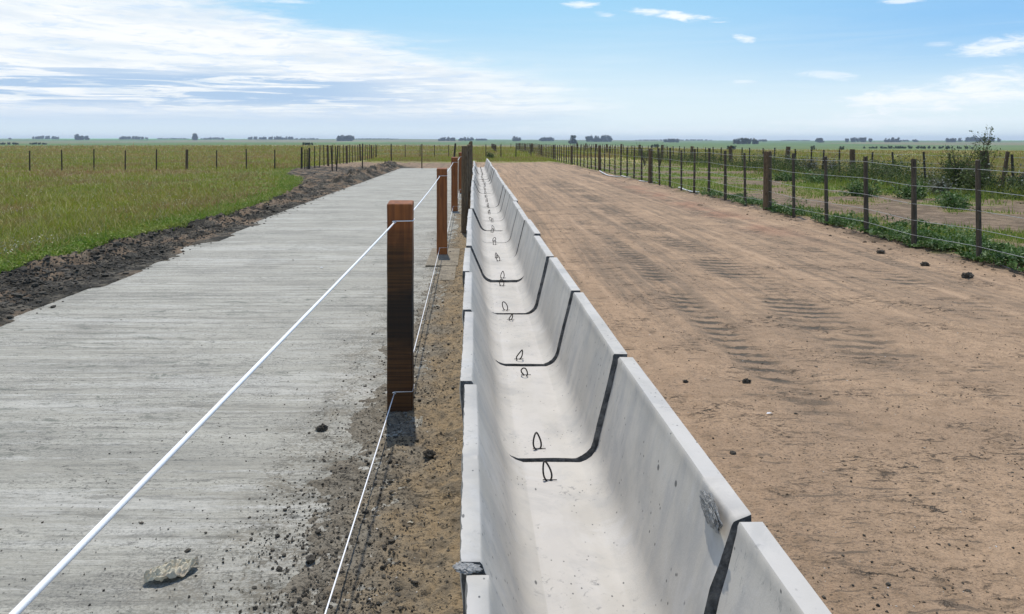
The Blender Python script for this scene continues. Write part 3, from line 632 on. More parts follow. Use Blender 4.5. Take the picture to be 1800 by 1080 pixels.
    for (yl, sgn) in ((y0+.10 if k else y0+.2, -1), (y1-.20, 1)):
        r1 = random.Random(k*7+sgn)
        tilt = R(r1.uniform(-38, 30)); lm = loop_mesh(tilt, r1.uniform(.062, .082), r1.uniform(.036, .05), R(r1.uniform(-50, 50)))
        o = lm.build('lifting_loop', M['rebar'], root, True)
        t = (yl-y0)/L; o.location = (.322+xa+(xb-xa)*t-.33+r1.uniform(-.008, .008), yl-(y0+y1)/2, .112+za+(zb-za)*t)
    if k == 1:
        lump((.655-.33, y0+.085-(y0+y1)/2, .572), .034, 3, M['mortar'], 'mortar_patch', root, 4, (.34, 2.5, 1.1), .22, 1.6)
        lump((-.020-.33, y0-(y0+y1)/2-.010, .464), .026, 5, M['mortar'], 'mortar_patch', root, 4, (1.4, .9, .34), .2, 1.8)

# ------------------------------------------------------------------ square red posts beside the slab
def square_post(x, y, wd, dp, zt, mat, name, label, cat, group, lean=0, zback=.012, rz=0, leany=0):
    root = empty(name, (x, y, 0), rz, label, cat, group)
    V_, F_ = [], []; nz = 14; b = .006
    ring = [(-wd/2+b, -dp/2), (wd/2-b, -dp/2), (wd/2, -dp/2+b), (wd/2, dp/2-b), (wd/2-b, dp/2), (-wd/2+b, dp/2), (-wd/2, dp/2-b), (-wd/2, -dp/2+b)]
    for i in range(nz+1):
        z = -.15+(zt+.15)*i/nz; s = 1+.012*math.sin(i*1.7+x*9)
        for (u, v) in ring: V_.append((u*s+lean*z, v*s+leany*z, z+(zback*(v+dp/2)/dp if i == nz else 0)))
    for i in range(nz):
        for j in range(8): F_.append((i*8+j, i*8+(j+1) % 8, (i+1)*8+(j+1) % 8, (i+1)*8+j))
    o = nz*8
    V_ += [(V_[o+j][0]*.0+(lean*zt)+(V_[o+j][0]-lean*zt)*.93, (V_[o+j][1]-leany*zt)*.93+leany*zt, V_[o+j][2]+.006) for j in range(8)]
    for j in range(8): F_.append((o+j, o+(j+1) % 8, o+8+(j+1) % 8, o+8+j))
    F_.append(tuple(o+8+j for j in range(8)))
    link('timber', mesh_np('timber', V_, F_, mat), root); return root
post_spec = [(-.446, 4.60, .149, 1.222, 'nearest square post, dark stained below an orange top, cord tied round it'),
             (-.462, 10.75, .143, 1.205, 'second nearest square red-brown post, beside the pale concrete patch'),
             (-.468, 17.55, .145, 1.215, 'third square red-brown post along the trough'),
             (-.430, 23.7, .150, 1.235, 'fourth square red-brown post along the trough'),
             (-.455, 30.0, .15, 1.22, 'fifth square red-brown post along the trough, partly hidden'),
             (-.455, 36.4, .15, 1.22, 'sixth square red-brown post, farthest of the row along the trough')]
for i, (x, y, wd, zt, lab) in enumerate(post_spec):
    square_post(x, y, wd, .13, zt, M['redst'] if i == 0 else M['red'], 'square_post', lab, 'post', 'square wooden posts along the trough', rz=R(random.uniform(-1.5, 1.5)) if i else 0)
# old dark posts hard against the trough
old_spec = [(-.178, 13.3, .100, 1.50, 'old dark wooden post hard against the trough, nearest of its row'), (-.165, 17.2, .09, 1.47, 'old dark wooden post against the trough, second of its row'),
            (-.165, 21.5, .10, 1.49, 'old dark wooden post against the trough, third of its row'), (-.165, 26.5, .10, 1.53, 'old dark wooden post against the trough, fourth of its row'),
            (-.19, 32, .11, 1.56, 'old dark wooden post against the trough, fifth of its row'), (-.18, 38, .12, 1.58, 'old dark wooden post against the trough, farthest of its row')]
def rough_post(r, h, seed, lean=(0, 0), seg=9, nz=9):
    rg = random.Random(seed); V_, F_ = [], []
    rad = [r*(1+.13*rg.uniform(-1, 1)) for _ in range(seg)]
    for i in range(nz+1):
        t = i/nz; z = -.2+(h+.2)*t; s = 1.08-.16*t+.03*rg.uniform(-1, 1)
        for j in range(seg):
            a = 2*math.pi*j/seg
            V_.append((rad[j]*s*math.cos(a)+lean[0]*z, rad[j]*s*math.sin(a)+lean[1]*z, z+(rg.uniform(-.012, .012) if i == nz else 0)))
    for i in range(nz):
        for j in range(seg): F_.append((i*seg+j, i*seg+(j+1) % seg, (i+1)*seg+(j+1) % seg, (i+1)*seg+j))
    F_.append(tuple(nz*seg+j for j in range(seg)))
    return V_, F_
for i, (x, y, wd, zt, lab) in enumerate(old_spec):
    v, f = rough_post(wd*.56, zt, 40+i); o = link('weathered_post', mesh_np('weathered_post', v, f, M['old'])); o.location = (x, y, 0)
    tag(o, lab, 'post', 'old dark posts against the trough')
v, f = rough_post(.055, 1.46, 77, (.085, 0)); o = link('leaning_stake', mesh_np('leaning_stake', v, f, M['old2'])); o.location = (-1.25, 44.0, 0)
tag(o, 'leaning dark wooden stake behind the third red post', 'stake')
for i, (px, yb, zt, lab) in enumerate([(688, 293, 1.42, 'thin dark pole left of another at the far end of the apron'), (741.6, 296, 1.42, 'thin light brown pole standing at the far apron edge, right of a darker one'),
                                       (637, 300, 1.45, 'thin dark pole by the black soil heap, left of the apron end')]):
    Y = 1350*1.6/(yb-248); v, f = rough_post(.035, zt, 88+i, (.01*(i-1), 0), 7); o = link('slim_pole', mesh_np('slim_pole', v, f, M['old' if i == 1 else 'old2'])); o.location = ((px-835)/1350*Y, Y, 0)
    tag(o, lab, 'pole', 'thin poles at the far end of the apron')

# ropes: one continuous line for each level, wrapped once round every post
def rope_line(zc, sag, rad, xoff, name, mat, label, y_end=36.4):
    mb = MB(); rg = random.Random(int(zc*100))
    prev = (-.50 if zc > 1 else -.47, -1.9, zc)
    for i, (x, y, wd, zt, lab) in enumerate(post_spec):
        z = {0: (1.118 if zc > 1 else .110)}.get(i, zc); ys_ = y-.065-rad
        end = (x-.030+xoff, ys_, z); n = 26; pts = []
        for j in range(n+1):
            t = j/n; pts.append((prev[0]+(end[0]-prev[0])*t, prev[1]+(end[1]-prev[1])*t, prev[2]+(end[2]-prev[2])*t-sag*4*t*(1-t)))
        mb.tube(pts, rad, 8)
        # wrap: round the front, right side and back
        hw, hd = wd/2+rad*.8, .065+rad*.8; zz = z+.008
        ring = [(x-.035, y-hd, zz), (x+hw, y-hd, zz+.002), (x+hw, y+hd, zz), (x-hw, y+hd, zz-.004), (x-hw, y-hd*.8, zz-.006)]
        mb.tube(ring, rad*.62, 7)
        mb.tube([(x-.040, y-hd, z+.004), (x-.032, y-hd-.008, z+.008), (x-.022, y-hd-.003, z+.002), (x-.034, y-hd-.009, z-.004)], rad*1.1, 7)   # knot
        prev = (x+.02, y+.065+rad, z)
    o = mb.build(name, mat, None, True); return tag(o, label, 'rope')
rope_line(1.105, .014, .0046, 0, 'upper_rope', M['rope'], 'bright white rope strung along the tops of the square posts')
rope_line(.105, .006, .0030, 0, 'lower_rope', M['rope'], 'thin pale rope strung low near the bases of the square posts')
mb = MB(); mb.tube([(-.50, 23.2, 1.10), (-.505, 23.2, .6), (-.50, 23.2, .10)], .012, 7)
tag(mb.build('hanging_cord', M['cord'], None, True), 'tan cord hanging straight down from the upper rope by the fourth post', 'cord')

# thin concrete pad round the second post
mb = MB(); mb.box(-.63, -.22, 9.75, 11.3, -.05, .020); mb.box(-.42, -.235, 8.75, 9.74, -.05, .016)
M['foot'] = simple('dusty_concrete', (0.30, 0.255, 0.185), (0.20, 0.17, 0.125), 9, .95, (0.08, 0.07, 0.055), .8, .02, use_pos=True)
tag(mb.build('concrete_footing', M['foot']), 'pale concrete patch in the soil at the foot of the second square post', 'footing')

# ------------------------------------------------------------------ fences
def make_fence(name, label, pts, spacing, big_every, big_off, hgt, wires, mat='old2', r_small=.022, r_big=.070, group=None, big_h=0, jitter=.03, wire_r=.0028, lean=.02, square=False, wirebreak=0, seed=1, cat='fence', zbase=None):
    """pts: polyline (x,y). posts and wires are parts of one fence"""
    rg = random.Random(seed); root = empty(name, (pts[0][0], pts[0][1], 0), 0, label, cat, group)
    P = [Vector((p[0], p[1], 0)) for p in pts]; seglen = [(P[i+1]-P[i]).length for i in range(len(P)-1)]; tot = sum(seglen)
    def at(s):
        for i, l in enumerate(seglen):
            if s <= l or i == len(seglen)-1: return P[i]+(P[i+1]-P[i])*(s/l)
            s -= l
    small = []
    for i in range(3):
        v, f = rough_post(r_small, hgt, seed*10+i, (0, 0), 6, 4)
        small.append(mesh_np('post', v, f, M[mat]))
    bigs = []
    for i in range(2):
        v, f = rough_post(r_big, hgt+big_h, seed*10+5+i, (0, 0), 10, 7); bigs.append(mesh_np('strainer_post', v, f, M['old']))
    n = int(tot/spacing)+1; tops = []
    for i in range(n):
        s = min(tot, i*spacing+rg.uniform(-jitter, jitter)*spacing); p = at(max(0, s)); z = zat(p.x, p.y)
        big = big_every and (i % big_every == big_off)
        o = link('strainer_post' if big else 'post', bigs[i % 2] if big else small[i % 3], root)
        o.location = (p.x-pts[0][0], p.y-pts[0][1], z); o.rotation_euler = (rg.uniform(-lean, lean), rg.uniform(-lean, lean), rg.uniform(0, 6))
        o.scale = (1, 1, 1+rg.uniform(-.03, .03)); tops.append((p, z, big))
    for wz in wires:
        mb = MB(); line = []
        for (p, z, big) in tops: line.append((p.x-pts[0][0]-(.0 if big else r_small+.003), p.y-pts[0][1], z+wz+rg.uniform(-.003, .003)))
        if len(line) > 1: mb.tube(line, wire_r, 5); mb.build('wire', M['wire'], root)
    return root
# right fence along the road, strainer post every 8 droppers
sp = 1.43; y_first = 17.0-8*sp-.0
make_fence('wire_fence', 'wire fence of thin dark posts with thick strainers along the right road edge', [(6.54, y_first-4*sp+.12), (6.50, 40), (6.4, 71), (6.3, 120)], sp, 8, 4, 1.285,
           [1.20, .93, .66, .42, .20], wire_r=.0032, r_small=.033, r_big=.085, seed=2, jitter=.02, mat='mid')
# second fence behind, older and irregular
make_fence('wire_fence', 'old irregular fence of dark leaning posts beyond the weeds on the right', [(16.2, 19.5), (16.0, 30), (16.4, 42), (15.5, 75), (15, 120)], 1.62, 5, 3, 1.17, [1.08, .80, .5],
           r_small=.040, r_big=.115, seed=3, lean=.07, jitter=.16, big_h=.08, wire_r=.0045)
# left meadow fence
make_fence('wire_fence', 'fence of thin dark posts crossing the meadow on the left', [(-36, 39.3), (-24.6, 40.3), (-10.7, 43.4)], 1.57, 9, 4, 1.10, [1.0, .7, .4], r_small=.036, r_big=.075, seed=4, lean=.015, jitter=.02, wire_r=.002)
# return towards the far lane fence
make_fence('wire_fence', 'fence of close-set thin posts running away beside the churned soil', [(-9.3, 44.5), (-9.1, 55), (-9.0, 70)], 1.25, 5, 3, 1.28, [1.15, .8, .45], r_small=.028, r_big=.07, seed=5, lean=.03, jitter=.08, wire_r=.003)
make_fence('wire_fence', 'far fence crossing behind the end of the concrete apron', [(-9.0, 70), (-1.2, 71.5)], 1.33, 0, 0, 1.26, [1.2, .75, .4], r_small=.036, seed=6, wire_r=.010, cat='fence')
make_fence('wire_fence', 'far fence crossing behind the end of the trough and road', [(1.0, 71), (6.3, 71.5)], 1.42, 0, 0, 1.27, [1.2, .8, .4], r_small=.042, seed=7, wire_r=.004)
make_fence('wire_fence', 'distant fence running away beyond the end of the trough', [(2.6, 95), (3.2, 150), (14, 152)], 1.9, 4, 1, 1.1, [1.0], r_small=.05, r_big=.09, seed=8, wire_r=.005)
# gate posts bundled at the corner
g = empty('gate', (-9.45, 43.2, 0), 0, 'closed gate bundle of four upright dark posts at the meadow corner', 'gate')
for i, (dx, hh, r0) in enumerate([(-.30, 1.25, .055), (-.12, 1.12, .03), (.0, 1.12, .03), (.12, 1.22, .06)]):
    v, f = rough_post(r0, hh, 120+i, (.004*i, 0), 8, 5); o = link('post', mesh_np('post', v, f, M['old2']), g); o.location = (dx, 0, 0)
mb = MB(); mb.tube([(-.3, 0, .9), (.12, 0, .88)], .012, 6); mb.build('rail', M['old2'], g)
g = empty('pole_stack', (-7.45, 40.6, 0), 0, 'two thin poles leaning together by the churned soil', 'poles')
for (dx, ln) in ((-.1, -.05), (.12, .06)):
    v, f = rough_post(.035, 1.35, 140, (ln, 0), 7, 5); o = link('pole', mesh_np('pole', v, f, M['old2']), g); o.location = (dx, 0, 0)

# ------------------------------------------------------------------ scattered crumbs and stones
import bmesh
bm = bmesh.new(); bmesh.ops.create_icosphere(bm, subdivisions=1, radius=1); ICV = np.array([v.co for v in bm.verts]); ICF = np.array([[v.index for v in f.verts] for f in bm.faces]); bm.free()
def scatter_rocks(name, X, Y, Rad, mat, zoff=0.3, zfun=None):
    n = len(X); Z = (zfun or zarr)(X, Y)
    base = ICV[None]*(1+.42*rng.uniform(-1, 1, (n, len(ICV), 1)))
    a = rng.uniform(0, 6.28, n); sc = np.stack([rng.uniform(.7, 1.4, n), rng.uniform(.7, 1.4, n), rng.uniform(.45, .9, n)], 1)
    v = base*sc[:, None, :]; ca, sa = np.cos(a)[:, None], np.sin(a)[:, None]
    vx = v[..., 0]*ca-v[..., 1]*sa; vy = v[..., 0]*sa+v[..., 1]*ca
    v = np.stack([vx, vy, v[..., 2]], -1)*Rad[:, None, None]; v += np.stack([X, Y, Z+Rad*zoff], 1)[:, None, :]
    f = ICF[None]+(np.arange(n)*len(ICV))[:, None, None]
    o = link(name, mesh_np(name, v.reshape(-1, 3), f.reshape(-1, 3), mat)); tag(o, kind='stuff'); return o
def ray_y(n, y0, y1, p=1.0): # more samples near the camera
    u = rng.uniform(0, 1, n); return 1/(1/y0+(1/y1-1/y0)*u**p)
def topz(x, y): # surface seen from above incl. the slab
    return np.where((x > SLAB_X0) & (x < SLAB_X1) & (y < SLAB_END), np.maximum(zarr(x, y), .001), zarr(x, y))
n = 9000; Y = ray_y(n, 2.3, 30); X = slabcover(np.zeros(n), Y)+.26+rng.normal(0, .20, n); X = np.clip(X, -1.6, -.07)
k_ = X < -.08; scatter_rocks('soil_crumbs', X[k_], Y[k_], (np.exp(rng.normal(-5.95, .5, n)))[k_]*(1+.02*Y[k_]), M['clod'], .25, topz)
n = 1300; Y = ray_y(n, 2.3, 20); X = rng.uniform(-4.2, -.6, n); X = np.where(rng.uniform(0, 1, n) < .5, -.7-np.abs(rng.normal(0, .5, n)), X)
scatter_rocks('soil_crumbs', X, Y, np.exp(rng.normal(-6.15, .4, n)), M['clod'], .25, topz)
n = 24000; Y = ray_y(n, 5.5, 50); X = bank_left(Y)+(SLAB_X0-.02-bank_left(Y))*rng.uniform(-.05, 1.0, n)
scatter_rocks('soil_clods', X, Y, np.exp(rng.normal(-4.75, .6, n)), M['clod'], .1)
n = 500; Y = ray_y(n, 6, 46); X = SLAB_X0+np.abs(rng.normal(0, .12, n)); scatter_rocks('soil_clods', X, Y, np.exp(rng.normal(-4.6, .5, n)), M['clod'], .2, topz)
n = 6500; Y = ray_y(n, 2.2, 30, .9); X = rng.uniform(.8, 6.4, n); m_ = (fbm(X, Y, 1.1, 3, .6, 61)+rng.normal(0, .3, n)) > .05
scatter_rocks('gravel', X[m_], Y[m_], np.exp(rng.normal(-5.7, .4, n))[m_], M['clod'], .2)
n = 3500; Y = ray_y(n, 2.2, 30); X = rng.uniform(.8, 6.4, n)
scatter_rocks('gravel', X, Y, np.exp(rng.normal(-5.7, .35, n)), M['clod2'], .2)
n = 700; Y = ray_y(n, 2.2, 24); X = np.where(rng.uniform(0, 1, n) < .3, rng.uniform(-.6, -.1, n), rng.uniform(.8, 6.4, n))
scatter_rocks('pebbles', X, Y, np.exp(rng.normal(-6.0, .3, n)), M['pebble'], .2)
n = 1100; Y = ray_y(n, 8.5, 45); X = road_right(Y)+.3+rng.normal(0, .3, n); scatter_rocks('soil_clods', X, Y, np.exp(rng.normal(-4.7, .5, n)), M['clod2'], .1)
def pix(px, py, z=0.0): Y = 1350*(CAM_Z-z)/(py-248); return ((px-835)/1350*Y, Y)
for (px, py, r, lab, nm) in [(565, 757, .026, 'dark angular stone lying alone on the concrete apron', 'stone'), (755, 806, .024, 'dark lump of soil in the strip by the trough', 'soil_lump'),
                         (1700, 490, .052, 'dark clod on the road verge, rightmost of three', 'soil_clod'), (1626, 468, .046, 'dark clod on the road verge, middle of three', 'soil_clod'), (1548, 446, .042, 'dark clod on the road verge, leftmost of three', 'soil_clod'),
                         (1312, 673, .022, 'small dark clod on the sandy road left of the tyre marks', 'soil_clod'), (1205, 674, .014, 'tiny dark clod on the sandy road close to the trough', 'soil_clod')]:
    x, y = pix(px, py); o = lump((0, 0, 0), r, px*.01, M['clod'], nm, None, 3, (1.15, .8, .75), .45, 2.0)
    o.location = (x, y, max(zat(x, y), 0 if px < 700 else -1)+r*.4); tag(o, lab, 'stone' if nm == 'stone' else 'clod')

# crumpled paper sack on the apron
x, y = pix(302, 1012); nu, nv = 48, 30; Vp = []
for j in range(nv):
    for i in range(nu):
        u = i/(nu-1)*2-1; v = j/(nv-1)*2-1
        wd = (1-abs(u)**2.2*.75); yy_ = v*.045*wd; xx_ = u*.095
        n = float(fbm(np.array([u*1.6+v]), np.array([v*1.5-u]), 1.0, 3, .5, 70)[0]); n2 = abs(float(fbm(np.array([u*1.2+v*.5]), np.array([v*2.2-u*.6]), 1.3, 3, .5, 71)[0]))
        Vp.append((xx_+.006*n, yy_+.008*n, .010+.034*n2+.016*n+.012*wd*(1-v*v)))
Fp = [(j*nu+i, j*nu+i+1, (j+1)*nu+i+1, (j+1)*nu+i) for j in range(nv-1) for i in range(nu-1)]
o = link('paper_bag', mesh_np('paper_bag', Vp, Fp, M['paper'])); o.location = (x, y, .004); o.rotation_euler = (0, 0, R(38)); o.modifiers.new('thick', 'SOLIDIFY').thickness = .002
tag(o, 'flattened crumpled tan paper bag lying on the concrete apron', 'paper bag')
# small flat scraps
for (px, py, s, mt, lab) in [(722, 921, .016, 'paper', 'pale triangular scrap of paper in the soil strip'), (565, 472, .03, 'plastic', 'white crumpled scrap on the middle of the concrete apron'),
                             (1352, 729, .022, 'plastic', 'pale splinter lying on the sandy road'), (405, 967, .006, 'clod', 'small dark chip on the apron right of the paper bag')]:
    x, y = pix(px, py); vs = [(math.cos(a)*s*random.uniform(.5, 1.2), math.sin(a)*s*.5*random.uniform(.6, 1.2), random.uniform(0, .4)*s) for a in np.linspace(0, 5.4, 7)]
    vs.append((0, 0, .5*s)); o = link('litter_scrap', mesh_np('litter_scrap', vs, [(i, (i+1) % 7, 7) for i in range(7)], M[mt])); o.location = (x, y, max(0, zat(x, y))+.004)
    o.modifiers.new('thick', 'SOLIDIFY').thickness = .0015; tag(o, lab, 'litter')
# strips of white plastic sheet under the right fence, and a black hose
def ribbon(pxs, wd, mat, name, label, cat, zup=.03):
    mb = MB(); pts = []
    for (px, py) in pxs: x, y = pix(px, py); pts.append((x, y, zat(x, y)+zup))
    mb.tube(pts, [wd*random.uniform(.7, 1.2) for _ in pts], 8, True, .45); return tag(mb.build(name, M[mat], None, True), label, cat)
ribbon([(1054, 303), (1060, 307), (1068, 310), (1078, 312), (1090, 313)], .032, 'plastic', 'plastic_sheet', 'white plastic strip under the fence, farthest of three', 'plastic sheet')
ribbon([(1092, 311), (1100, 315), (1109, 315.5)], .032, 'plastic', 'plastic_sheet', 'short white plastic strip under the fence, middle of three', 'plastic sheet')
ribbon([(1124, 321), (1134, 323), (1146, 322), (1155, 324)], .032, 'plastic', 'plastic_sheet', 'white plastic strip beside the strainer post, nearest of three in line', 'plastic sheet')
ribbon([(1194, 334), (1205, 337), (1215, 341), (1229, 341)], .045, 'plastic', 'plastic_sheet', 'crumpled white plastic heap at the foot of the thin fence posts', 'plastic sheet')
ribbon([(1744, 470), (1765, 477), (1785, 483), (1830, 492)], .02, 'tape', 'hose', 'black hose lying along the foot of the right fence', 'hose', .03)

# ------------------------------------------------------------------ grass, weeds, shrubs
def blades(name, X, Y, H, W, mat, bend=.35, zfun=zarr, kind='stuff', label=None, cat=None):
    n = len(X); Z = zfun(X, Y)-.01; a = rng.uniform(0, 6.283, n); dx, dy = np.cos(a), np.sin(a)
    l = rng.uniform(-1, 1, (n, 2))*bend*H[:, None]
    p0 = np.stack([X-dx*W/2, Y-dy*W/2, Z], 1); p1 = np.stack([X+dx*W/2, Y+dy*W/2, Z], 1)
    m0 = np.stack([X-dx*W*.4+l[:, 0]*.35, Y-dy*W*.4+l[:, 1]*.35, Z+H*.55], 1); m1 = np.stack([X+dx*W*.4+l[:, 0]*.35, Y+dy*W*.4+l[:, 1]*.35, Z+H*.55], 1)
    t0 = np.stack([X-dx*W*.06+l[:, 0], Y-dy*W*.06+l[:, 1], Z+H], 1); t1 = np.stack([X+dx*W*.06+l[:, 0], Y+dy*W*.06+l[:, 1], Z+H], 1)
    V_ = np.stack([p0, p1, m1, m0, t1, t0], 1).reshape(-1, 3); b = np.arange(n)*6
    F_ = np.concatenate([np.stack([b, b+1, b+2, b+3], 1), np.stack([b+3, b+2, b+4, b+5], 1)])
    me = mesh_np(name, V_, F_, mat); at = me.attributes.new('rnd', 'FLOAT', 'POINT'); at.data.foreach_set('value', np.repeat(rng.uniform(0, 1, n), 6).astype(np.float32))
    o = link(name, me); tag(o, label, cat, kind=kind); return o
def sample_view(n, y0, y1, xl, xr, p=1.0):
    Y = ray_y(n, y0, y1, p); lo = np.maximum(xl(Y), -.70*Y-3); hi = np.minimum(xr(Y), .78*Y+3); X = lo+(hi-lo)*rng.uniform(0, 1, n); k = hi > lo; return X[k], Y[k]
# left meadow, near
X, Y = sample_view(230000, 7, 46, lambda y: y*0-60, lambda y: bank_left(y)+.15)
pn = fbm(X, Y, .35, 3, .6, 80); keep = (rng.uniform(-.9, .5, len(X)) < pn+.25+.0*X); edge_ = (bank_left(Y)+.4*fbm(X, Y, .7, 4, .6, 30)-X); keep &= (edge_ > rng.exponential(.06, len(X))-.1)
X, Y, E = X[keep], Y[keep], edge_[keep]
gk = (E < .5+rng.exponential(.6, len(X)))
H = np.exp(rng.normal(-2.45, .45, len(X)))*(1+.7*np.clip(fbm(X, Y, .5, 2, .5, 81), -.6, 1)); W = .007+.0008*Y
blades('meadow_grass', X[~gk], Y[~gk], H[~gk], W[~gk], M['grass'], .8)
blades('lush_grass', X[gk], Y[gk], H[gk]*.8, W[gk], M['green'], .8)
# seed-headed dry tufts through the meadow
X, Y = sample_view(22000, 9, 80, lambda y: y*0-60, lambda y: bank_left(y)-.9); k = fbm(X, Y, .22, 3, .6, 82) > -.05; X, Y = X[k], Y[k]
blades('dry_grass', X, Y, np.exp(rng.normal(-2.15, .35, len(X))), .004+.0006*Y, M['dry'], .9)
# far meadow, both sides
X, Y = sample_view(70000, 44, 260, lambda y: y*0-250, lambda y: np.where(y < 70, bank_left(y)-.3, -.5)); k = rng.uniform(0, 1, len(X)) < .12+.88*sst(Y, 44, 85); X, Y = X[k], Y[k]; blades('dry_grass', X, Y, np.exp(rng.normal(-2.2, .4, len(X)))*(1+Y/150), .02+.0009*Y, M['dry'], .8)
X, Y = sample_view(50000, 40, 200, lambda y: y*0-80, lambda y: np.where(y < 70, bank_left(y)-.3, -.5)); k = rng.uniform(0, 1, len(X)) < sst(Y, 40, 56); X, Y = X[k], Y[k]; blades('meadow_grass', X, Y, np.exp(rng.normal(-2.2, .3, len(X)))*(1+Y/150), .02+.0009*Y, M['grass'], .8)
X, Y = sample_view(14000, 58, 74, lambda y: y*0-8.5, lambda y: y*0+6.5); blades('meadow_grass', X, Y, np.exp(rng.normal(-1.9, .3, len(X)))*sst(Y, 57, 61)+.02, .03+0*Y, M['grass'], .4)
X, Y = sample_view(26000, 72, 200, lambda y: y*0-1, lambda y: y*0+40); blades('lush_grass', X, Y, np.exp(rng.normal(-1.45, .35, len(X)))*(1+Y/400), .03+.0004*Y, M['grass'], .4)
# right side
def rightn(n, y0, y1, x0, x1): return sample_view(n, y0, y1, lambda y: road_right(y)+x0, lambda y: y*0+x1)
X, Y = rightn(90000, 8.5, 70, .35, 15.2); bare_ = fbm(X, Y, .35, 4, .55, 33)+.5*np.exp(-((X-10)/2.4)**2-((Y-17)/5)**2)-.15; k = (bare_ < -.03+rng.normal(0, .06, len(X))) & ((X-road_right(Y)+.5*fbm(X, Y, .7, 4, .6, 30)) > .35)
X, Y = X[k], Y[k]; blades('lush_grass', X, Y, np.exp(rng.normal(-2.95, .45, len(X)))*(1+1.6*sst(X, 11.5, 14.5)), .006+.0006*Y, M['green'])
X, Y = rightn(60000, 20, 180, 8.6, 200); k = X > 13.5; X, Y = X[k], Y[k]; blades('meadow_grass', X, Y, np.exp(rng.normal(-1.75, .4, len(X))), .010+.0007*Y, M['grass'], .4)
X, Y = rightn(40000, 25, 150, 10.5, 200); k = X > 17; X, Y = X[k], Y[k]; blades('dry_grass', X, Y, np.exp(rng.normal(-1.7, .35, len(X))), .010+.0007*Y, M['dry'], .4)

def leaves(cx, cy, cz, size, n_spread=None, tilt=1.0):
    """quads facing random ways; returns V,F"""
    n = len(cx); d = rng.normal(size=(n, 3)); d[:, 2] *= tilt; d /= np.linalg.norm(d, axis=1)[:, None]
    a = np.cross(d, rng.normal(size=(n, 3))); a /= np.linalg.norm(a, axis=1)[:, None]; b = np.cross(d, a)
    c = np.stack([cx, cy, cz], 1); s = size[:, None]
    V_ = np.stack([c-a*s, c-b*s*.55+a*s*.1, c+a*s, c+b*s*.55+a*s*.1], 1).reshape(-1, 3); i = np.arange(n)*4
    return V_, np.stack([i, i+1, i+2, i+3], 1)
def leaf_obj(name, V_, F_, mat, parent=None):
    me = mesh_np(name, V_, F_, mat); at = me.attributes.new('rnd', 'FLOAT', 'POINT'); at.data.foreach_set('value', np.repeat(rng.uniform(0, 1, len(F_)), 4).astype(np.float32)); return link(name, me, parent)
# broad-leaved weeds along the right fence (uncountable ground cover)
n = 75000; Y = ray_y(n, 9, 24, .8); X = 6.45+np.abs(rng.normal(0, .85, n)); k = (fbm(X, Y, .9, 4, .65, 90)+.45*np.exp(-((Y-10.5)/2.2)**2)-.15*(X-6.7) > .15+rng.normal(0, .06, n)) & (Y < 22); X, Y = X[k], Y[k]
hh = .04+.20*np.clip(fbm(X, Y, 1.6, 3, .6, 91)+.4, 0, 1)*rng.uniform(0, 1, len(X))
V_, F_ = leaves(X, Y, zarr(X, Y)+hh, np.exp(rng.normal(-4.0, .4, len(X))), tilt=1.2); tag(leaf_obj('broad_weeds', V_, F_, M['weed']), kind='stuff')
n = 14000; Y = ray_y(n, 9, 60, .8); X = bank_left(Y)-np.abs(rng.normal(0, .45, n))+.1; V_, F_ = leaves(X, Y, zarr(X, Y)+rng.uniform(.01, .09, n), rng.uniform(.012, .03, n), tilt=1.5)
tag(leaf_obj('edge_weeds', V_, F_, M['green']), kind='stuff')
# brush growing through the rear fence on the right
n = 42000; Y = ray_y(n, 19, 75, .6); X = 15.4+rng.normal(0, .75, n)+.4*fbm(Y*0, Y, .3, 3, .6, 93); hmax = np.clip(.45+1.1*fbm(X*.6, Y, .33, 3, .6, 94), .05, 1.15)
V_, F_ = leaves(X, Y, zarr(X, Y)+hmax*rng.uniform(.05, 1, n), rng.uniform(.022, .05, n)); tag(leaf_obj('brush', V_, F_, M['bush']), kind='stuff')
n = 5000; Y = ray_y(n, 19, 60, .7); X = 15.0+rng.normal(0, .8, n); k = fbm(X, Y, .5, 3, .6, 95) > .15; X, Y = X[k], Y[k]
V_, F_ = leaves(X, Y, zarr(X, Y)+rng.uniform(.3, 1.1, len(X)), rng.uniform(.02, .042, len(X))); tag(leaf_obj('brush', V_, F_, M['thistle']), kind='stuff')
# white flower specks in the meadow
X, Y = sample_view(5200, 9, 34, lambda y: y*0-40, lambda y: bank_left(y)-.6); k = fbm(X, Y, .4, 3, .6, 92) > .12; X, Y = X[k], Y[k]
V_, F_ = leaves(X, Y, zarr(X, Y)+rng.uniform(.08, .18, len(X)), np.full(len(X), .016)); tag(leaf_obj('wild_flowers', V_, F_, M['flower']), kind='stuff')

